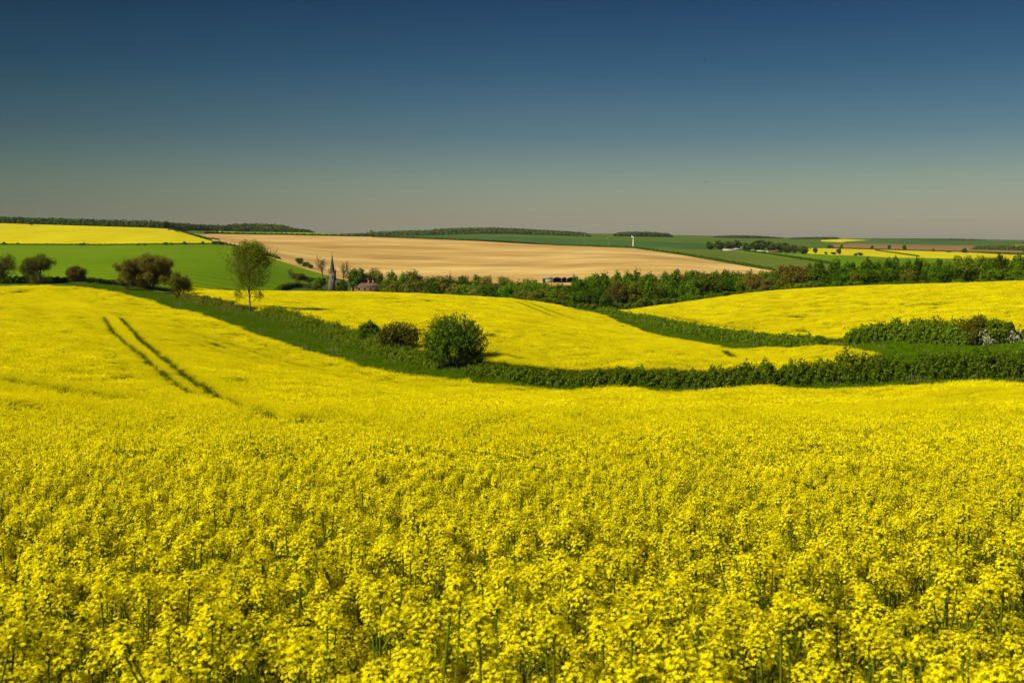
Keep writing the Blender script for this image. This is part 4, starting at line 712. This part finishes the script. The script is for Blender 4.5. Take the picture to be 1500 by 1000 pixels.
# ------------------------------------------------------------------ church, house, barns, farm, turbines, birds
def plain(name, c0, c1, sc_=1.5, rough=.85): return fieldmat(name, c0, c1, sc_, None, (6, .85, 1.1), .2, .03)
M['stone'] = plain('stone', (.10, .08, .05), (.17, .135, .09)); M['lead'] = plain('spire_stone', (.045, .045, .04), (.08, .075, .065)); M['glass'] = plain('dark_opening', (.02, .02, .02), (.035, .035, .035))
M['brick'] = plain('brick', (.13, .078, .042), (.19, .12, .065)); M['tile'] = plain('roof_tile', (.10, .062, .042), (.155, .095, .062)); M['tilepink'] = plain('roof_tile_pale', (.24, .15, .09), (.32, .20, .13)); M['white'] = plain('white_paint', (.72, .72, .70), (.82, .82, .80))
M['sheet'] = plain('grey_sheeting', (.17, .165, .155), (.24, .23, .22)); M['green_sheet'] = plain('green_sheeting', (.26, .32, .15), (.33, .38, .20)); M['straw'] = plain('straw', (.28, .19, .06), (.38, .27, .10)); M['palewall'] = plain('pale_wall', (.34, .31, .25), (.44, .40, .32))
def part(name, fn, mat, par, smooth=False): g = Geo(); fn(g); return link(name, g.mesh(name, [M[mat]], smooth), par)
def loft(g, rings):
    """stack of equal-length rings, closed at both ends by a last tiny ring"""
    k = len(rings[0]); g.add(np.concatenate(rings), [(i * k + j, i * k + (j + 1) % k, (i + 1) * k + (j + 1) % k, (i + 1) * k + j) for i in range(len(rings) - 1) for j in range(k)])
def ring(n, r, z, x=0, y=0, a0=0): th = np.arange(n) * 2 * math.pi / n + a0; return np.column_stack([x + r * np.cos(th), y + r * np.sin(th), np.full(n, z)])
def gable(g, x0, x1, y0, y1, z, h, o=.3):
    """ridge along x, with thickness"""
    ym = (y0 + y1) / 2; v = [(x0 - o, y0 - o, z), (x1 + o, y0 - o, z), (x1 + o, ym, z + h), (x0 - o, ym, z + h), (x0 - o, y1 + o, z), (x1 + o, y1 + o, z)]; w = [(a, b, c + .18) for a, b, c in v]
    g.add(v + w, [(0, 3, 2, 1), (3, 4, 5, 2), (6, 7, 8, 9), (9, 8, 11, 10), (0, 1, 7, 6), (4, 10, 11, 5), (0, 6, 9, 3), (3, 9, 10, 4), (1, 2, 8, 7), (2, 5, 11, 8)])
def gablewall(g, x0, x1, y0, y1, z0, z, h):
    box(g, x0, x1, y0, y1, z0, z); ym = (y0 + y1) / 2
    for x, xx in ((x0, x0 + .2), (x1 - .2, x1)): g.add([(x, y0, z), (x, y1, z), (x, ym, z + h), (xx, y0, z), (xx, y1, z), (xx, ym, z + h)], [(0, 1, 2, 2), (3, 5, 4, 4), (0, 2, 5, 3), (1, 4, 5, 2)])
def church():
    p = at(487.3, 680); o = thing('church', 'old stone church with a slender spire on its square tower', 'church', p, None, R(24)); top = ray(487, 398.5)[1] * 680 - p[2]; tip = ray(487, 371.5)[1] * 680 - p[2]; h = 1.75
    def tower(g):
        box(g, -h, h, -h, h, -2, top)
        for sx in (-1, 1):
            for sy in (-1, 1): box(g, sx * h - .35, sx * h + .35, sy * h - .35, sy * h + .35, -2, top * .62)
    tw = part('tower', tower, 'stone', o); part('parapet', lambda g: box(g, -h - .15, h + .15, -h - .15, h + .15, top - .35, top + .55), 'stone', tw)
    for sx in (-1, 1):
        for sy in (-1, 1): part('pinnacle', lambda g: loft(g, [ring(4, .3, top + .55, sx * h * .93, sy * h * .93, .78), ring(4, .3, top + 1.4, sx * h * .93, sy * h * .93, .78), ring(4, .02, top + 2.7, sx * h * .93, sy * h * .93, .78)]), 'stone', tw)
    for a in range(4):
        for q in (-.55, .55):
            def win(g, a=a, q=q):
                v = []
                for x, z in ((-.28, top - 4.0), (.28, top - 4.0), (.28, top - 2.2), (0, top - 1.7), (-.28, top - 2.2)): v.append((x + q, -h - .03, z))
                c, s_ = math.cos(a * math.pi / 2), math.sin(a * math.pi / 2); v = [(x * c - y * s_, x * s_ + y * c, z) for x, y, z in v]; g.add(v, [(0, 1, 2, 4), (4, 2, 3, 3)])
            part('belfry_window', win, 'glass', tw)
    sp_ = part('spire', lambda g: loft(g, [ring(8, 1.55, top + .5), ring(8, 1.5, top + 1), ring(8, .75, top + (tip - top) * .5), ring(8, .05, tip)]), 'lead', o); part('weathercock', lambda g: (box(g, -.04, .04, -.04, .04, tip - .1, tip + .8), box(g, -.35, .35, -.03, .03, tip + .6, tip + .9)), 'lead', sp_)
    nv = part('nave', lambda g: gablewall(g, h, 8.5, -2.6, 2.6, -2, 4.2, 2.8), 'stone', o); part('roof', lambda g: gable(g, h + .4, 8.5, -2.6, 2.6, 4.2, 2.8), 'tilepink', nv)
    for x in (3.2, 5.2, 7.2): part('window', lambda g, x=x: box(g, x - .4, x + .4, -2.66, -2.5, 1.6, 3.7), 'glass', nv)
church()
def house():
    p = at(539, 690); o = thing('house', 'brick house with a hipped red tile roof and two chimneys', 'house', p, None, R(27)); ez = ray(539, 419.8)[1] * 690 - p[2]; rz_ = ray(539, 414.2)[1] * 690 - p[2]; X, Y = 9.2, 4.8
    wl = part('wall', lambda g: box(g, -X, X, -Y, Y, -2, ez), 'brick', o)
    def roof(g):
        e = .5; v = [(-X - e, -Y - e, ez), (X + e, -Y - e, ez), (X + e, Y + e, ez), (-X - e, Y + e, ez), (-X + Y, 0, rz_), (X - Y, 0, rz_)]; g.add(v + [(x, y, z - .2) for x, y, z in v[:4]], [(0, 1, 5, 4), (1, 2, 5, 5), (2, 3, 4, 5), (3, 0, 4, 4), (6, 7, 1, 0), (7, 8, 2, 1), (8, 9, 3, 2), (9, 6, 0, 3), (9, 8, 7, 6)])
    rf = part('roof', roof, 'tile', o)
    for x in (.6, 3.4): ch = part('chimney', lambda g: box(g, x - .5, x + .5, -.4, .4, rz_ - 1, rz_ + 1.2), 'tilepink', rf); part('chimney_pot', lambda g: (tube(g, [(x - .2, 0, rz_ + 1.15), (x - .2, 0, rz_ + 1.7)], .14, 8), tube(g, [(x + .2, 0, rz_ + 1.15), (x + .2, 0, rz_ + 1.7)], .14, 8)), 'tile', ch)
    for x in (-7.2, -3.6, 0, 3.6, 7.2):
        for z in (ez - 1.9, ez - 4.6):
            if z > -.5: w = part('window', lambda g: box(g, x - .55, x + .55, -Y - .05, -Y + .1, z, z + 1.4), 'white', wl); part('pane', lambda g: (box(g, x - .45, x - .04, -Y - .08, -Y + .05, z + .1, z + 1.3), box(g, x + .04, x + .45, -Y - .08, -Y + .05, z + .1, z + 1.3)), 'glass', w)
    part('door', lambda g: box(g, 1.0, 1.95, -Y - .07, -Y + .1, -.4, 1.9), 'white', wl)
house()
def barns():
    u, d = hit(826, 415, 640); k = d / F; p = np.array([u * d, d, float(terr(u, d))]); o = thing('dutch_barn', 'open grey barn with three round arched bays on the tan field edge', 'barn', p, None, R(-4)); H = 9.0 * k
    xs = [(-16.5 * k, -3.5 * k), (-3.5 * k, 4 * k), (4 * k, 18 * k)]
    for x0, x1 in xs:
        xc, w = (x0 + x1) / 2, (x1 - x0) / 2; th = np.linspace(0, math.pi, 11); ar = np.column_stack([xc - np.cos(th) * w, H * .55 + np.sin(th) * H * .42])
        def roof(g):
            v = [(x, y, z) for y in (-.3, 9) for x, z in ar] + [(x, y, z + .15) for y in (-.3, 9) for x, z in ar]; n = 11
            g.add(v, [(i, i + 1, n + i + 1, n + i) for i in range(10)] + [(2 * n + i, 3 * n + i, 3 * n + i + 1, 2 * n + i + 1) for i in range(10)] + [(i, 2 * n + i, 2 * n + i + 1, i + 1) for i in range(10)])
        part('roof', roof, 'sheet', o)
        def back(g):
            v = [(x, 8.6, z) for x, z in ar] + [(x, 8.6, -1) for x, z in ar]; g.add(v, [(i, i + 1, 12 + i, 11 + i) for i in range(10)])
        part('back_wall', back, 'glass', o)
    for x in (-16.5 * k, -3.5 * k, 4 * k, 18 * k): part('post', lambda g: box(g, x - .12, x + .12, -.1, .12, -1, H * .58), 'sheet', o)
    u, d2 = hit(802, 415, 640); p = np.array([u * d, d, float(terr(u, d))]); s = thing('farm_shed', 'pale green shed beside the round arched barn', 'shed', p, None, R(-4)); x0, x1 = -7.5 * k, 7 * k; w_ = part('wall', lambda g: gablewall(g, x0, x1, 0, 8, -1, H * .86, .7), 'green_sheet', s); part('roof', lambda g: gable(g, x0, x1, 0, 8, H * .86, .7), 'sheet', s); part('door', lambda g: box(g, x0 + .1, x0 + 4.2 * k, -.06, .1, -.5, H * .78), 'glass', w_)
    st = thing('bale_stack', 'low stack of straw bales in front of the pale green shed', 'bales', np.array([ray(809, 415)[0] * (d - 4), d - 4, float(ground(ray(809, 415)[0] * (d - 4), d - 4))]))
    for i in range(6): part('bale', lambda g: box(g, (i - 3) * 4.0 * k, (i - 3) * 4.0 * k + 3.9 * k, -.6, .6, -.3, 1.15 + .1 * (i % 2)), 'straw', st)
barns()
for i, (x, y, w, h, rm, lab) in enumerate([(1068, 367.4, 17, 3.6, 'palewall', 'long pale roofed farm shed, leftmost at the far farm'), (1079, 366, 13, 3.4, 'palewall', 'second pale farm shed, behind the leftmost one'), (1084.5, 363.5, 3.5, 3, 'white', 'tiny white gabled farm house among the dark trees'), (1103, 368.4, 6, 2.6, 'palewall', 'small white farm shed in the middle of the far farm'), (1115, 369, 12, 3.2, 'palewall', 'white roofed farm barn right of the small white shed'), (1126.5, 369.5, 6, 2.6, 'palewall', 'small pale shed right of the white roofed barn'), (1137, 370, 17, 4.2, 'tile', 'red brown roofed farmhouse under the dark trees')]):
    u, d = hit(x, y, 1150); d -= 26; k = d / F; p = np.array([u * d, d, float(terr(u, d))]); o = thing('farm_building', lab, 'farm building', p, None, R((-8, 5, 0, 3, -5, 4, 6)[i])); W_ = w * k / 2; H = h * k * .8; wl = part('wall', lambda g: gablewall(g, -W_, W_, 0, 9, -1, H * .5, H * .55), 'brick' if rm == 'tile' else 'palewall', o); part('roof', lambda g: gable(g, -W_, W_, 0, 9, H * .5, H * .55), rm, o); part('door', lambda g: box(g, -.8, .8, -.06, .1, -.5, H * .42), 'glass', wl)
def turbine(x, ytop, ybase, label, bl, d, thick, mt='white'):
    u = ray(x, ybase)[0]; p = np.array([u * d, d, float(terr(u, d))]); o = thing('wind_turbine', label, 'wind turbine', p, 'wind turbines behind the tan field'); H = ray(x, ytop)[1] * d - p[2]
    part('tower', lambda g: tube(g, [(0, 0, -1), (0, 0, H * .5), (0, 0, H - .2)], [thick, thick * .8, thick * .6], 12), mt, o, True); part('nacelle', lambda g: loft(g, [ring(4, .02, 0), ring(4, .1, 0)]) if 0 else box(g, -1.5, .7, -.5, .5, H - .5, H + .5), mt, o)
    rt = part('hub', lambda g: tube(g, [(-1.5, 0, H), (-1.9, 0, H), (-2.3, 0, H)], [.45, .4, .05], 10), mt, o, True)
    for a in (200, 320, 80): c, s_ = math.cos(R(a)), math.sin(R(a)); part('blade', lambda g: tube(g, [(-1.8, c * r, H + s_ * r) for r in (.2, bl * .3, bl * .7, bl)], [.14, .22, .13, .04], 6), mt, rt, True)
turbine(927.5, 347, 364, 'nearest brightest wind turbine, thick white tower on the tan field crest', 2.6, 1410, .75)
turbine(857.5, 344.6, 358.5, 'faint thin wind turbine, leftmost of three on the crest', 1.6, 1560, .17, 'sheet')
turbine(891, 349.5, 361, 'short thin wind turbine between the other two', 1.6, 1480, .17, 'sheet')
for x, y, lab in ((1032.5, 88.5, 'tiny dark bird high in the blue sky'), (1034, 267.5, 'tiny dark bird low in the pale sky')):
    u, e = ray(x, y); o = tag(link('bird', None, None, (u * 260, 260, e * 260)), lab, 'bird')
    bm_ = Geo(); tube(bm_, [(-.2, 0, 0), (-.1, 0, .01), (.05, 0, .02), (.16, 0, .02), (.22, 0, .02)], [.01, .05, .06, .035, .01], 8)
    for s_ in (-1, 1): bm_.add([(-.06, 0, .03), (.08, 0, .03), (.06, s_ * .2, .12), (-.08, s_ * .2, .12), (.0, s_ * .42, .06), (-.08, s_ * .42, .06)], [(0, 1, 2, 3), (3, 2, 4, 5)])
    bm_.add([(-.18, -.02, 0), (-.18, .02, 0), (-.32, .06, 0), (-.32, -.06, 0)], [(0, 1, 2, 3)]); part_ = link('body', bm_.mesh('bird', [M['glass']]), o)

# ------------------------------------------------------------------ the air
hz = Geo(); box(hz, -7000, 7000, -300, 9300, -120, 75); hm, ht, ho = nodes('haze_air'); pv = ht.nodes.new('ShaderNodeVolumePrincipled'); pv.inputs['Color'].default_value = (.82, .88, .95, 1); pv.inputs['Density'].default_value = .00002; pv.inputs['Anisotropy'].default_value = .2; ht.links.new(pv.outputs[0], ho.inputs['Volume'])
tag(link('haze', hz.mesh('haze', [hm])), 'thin pale haze lying over the whole landscape', 'haze', None, 'stuff')
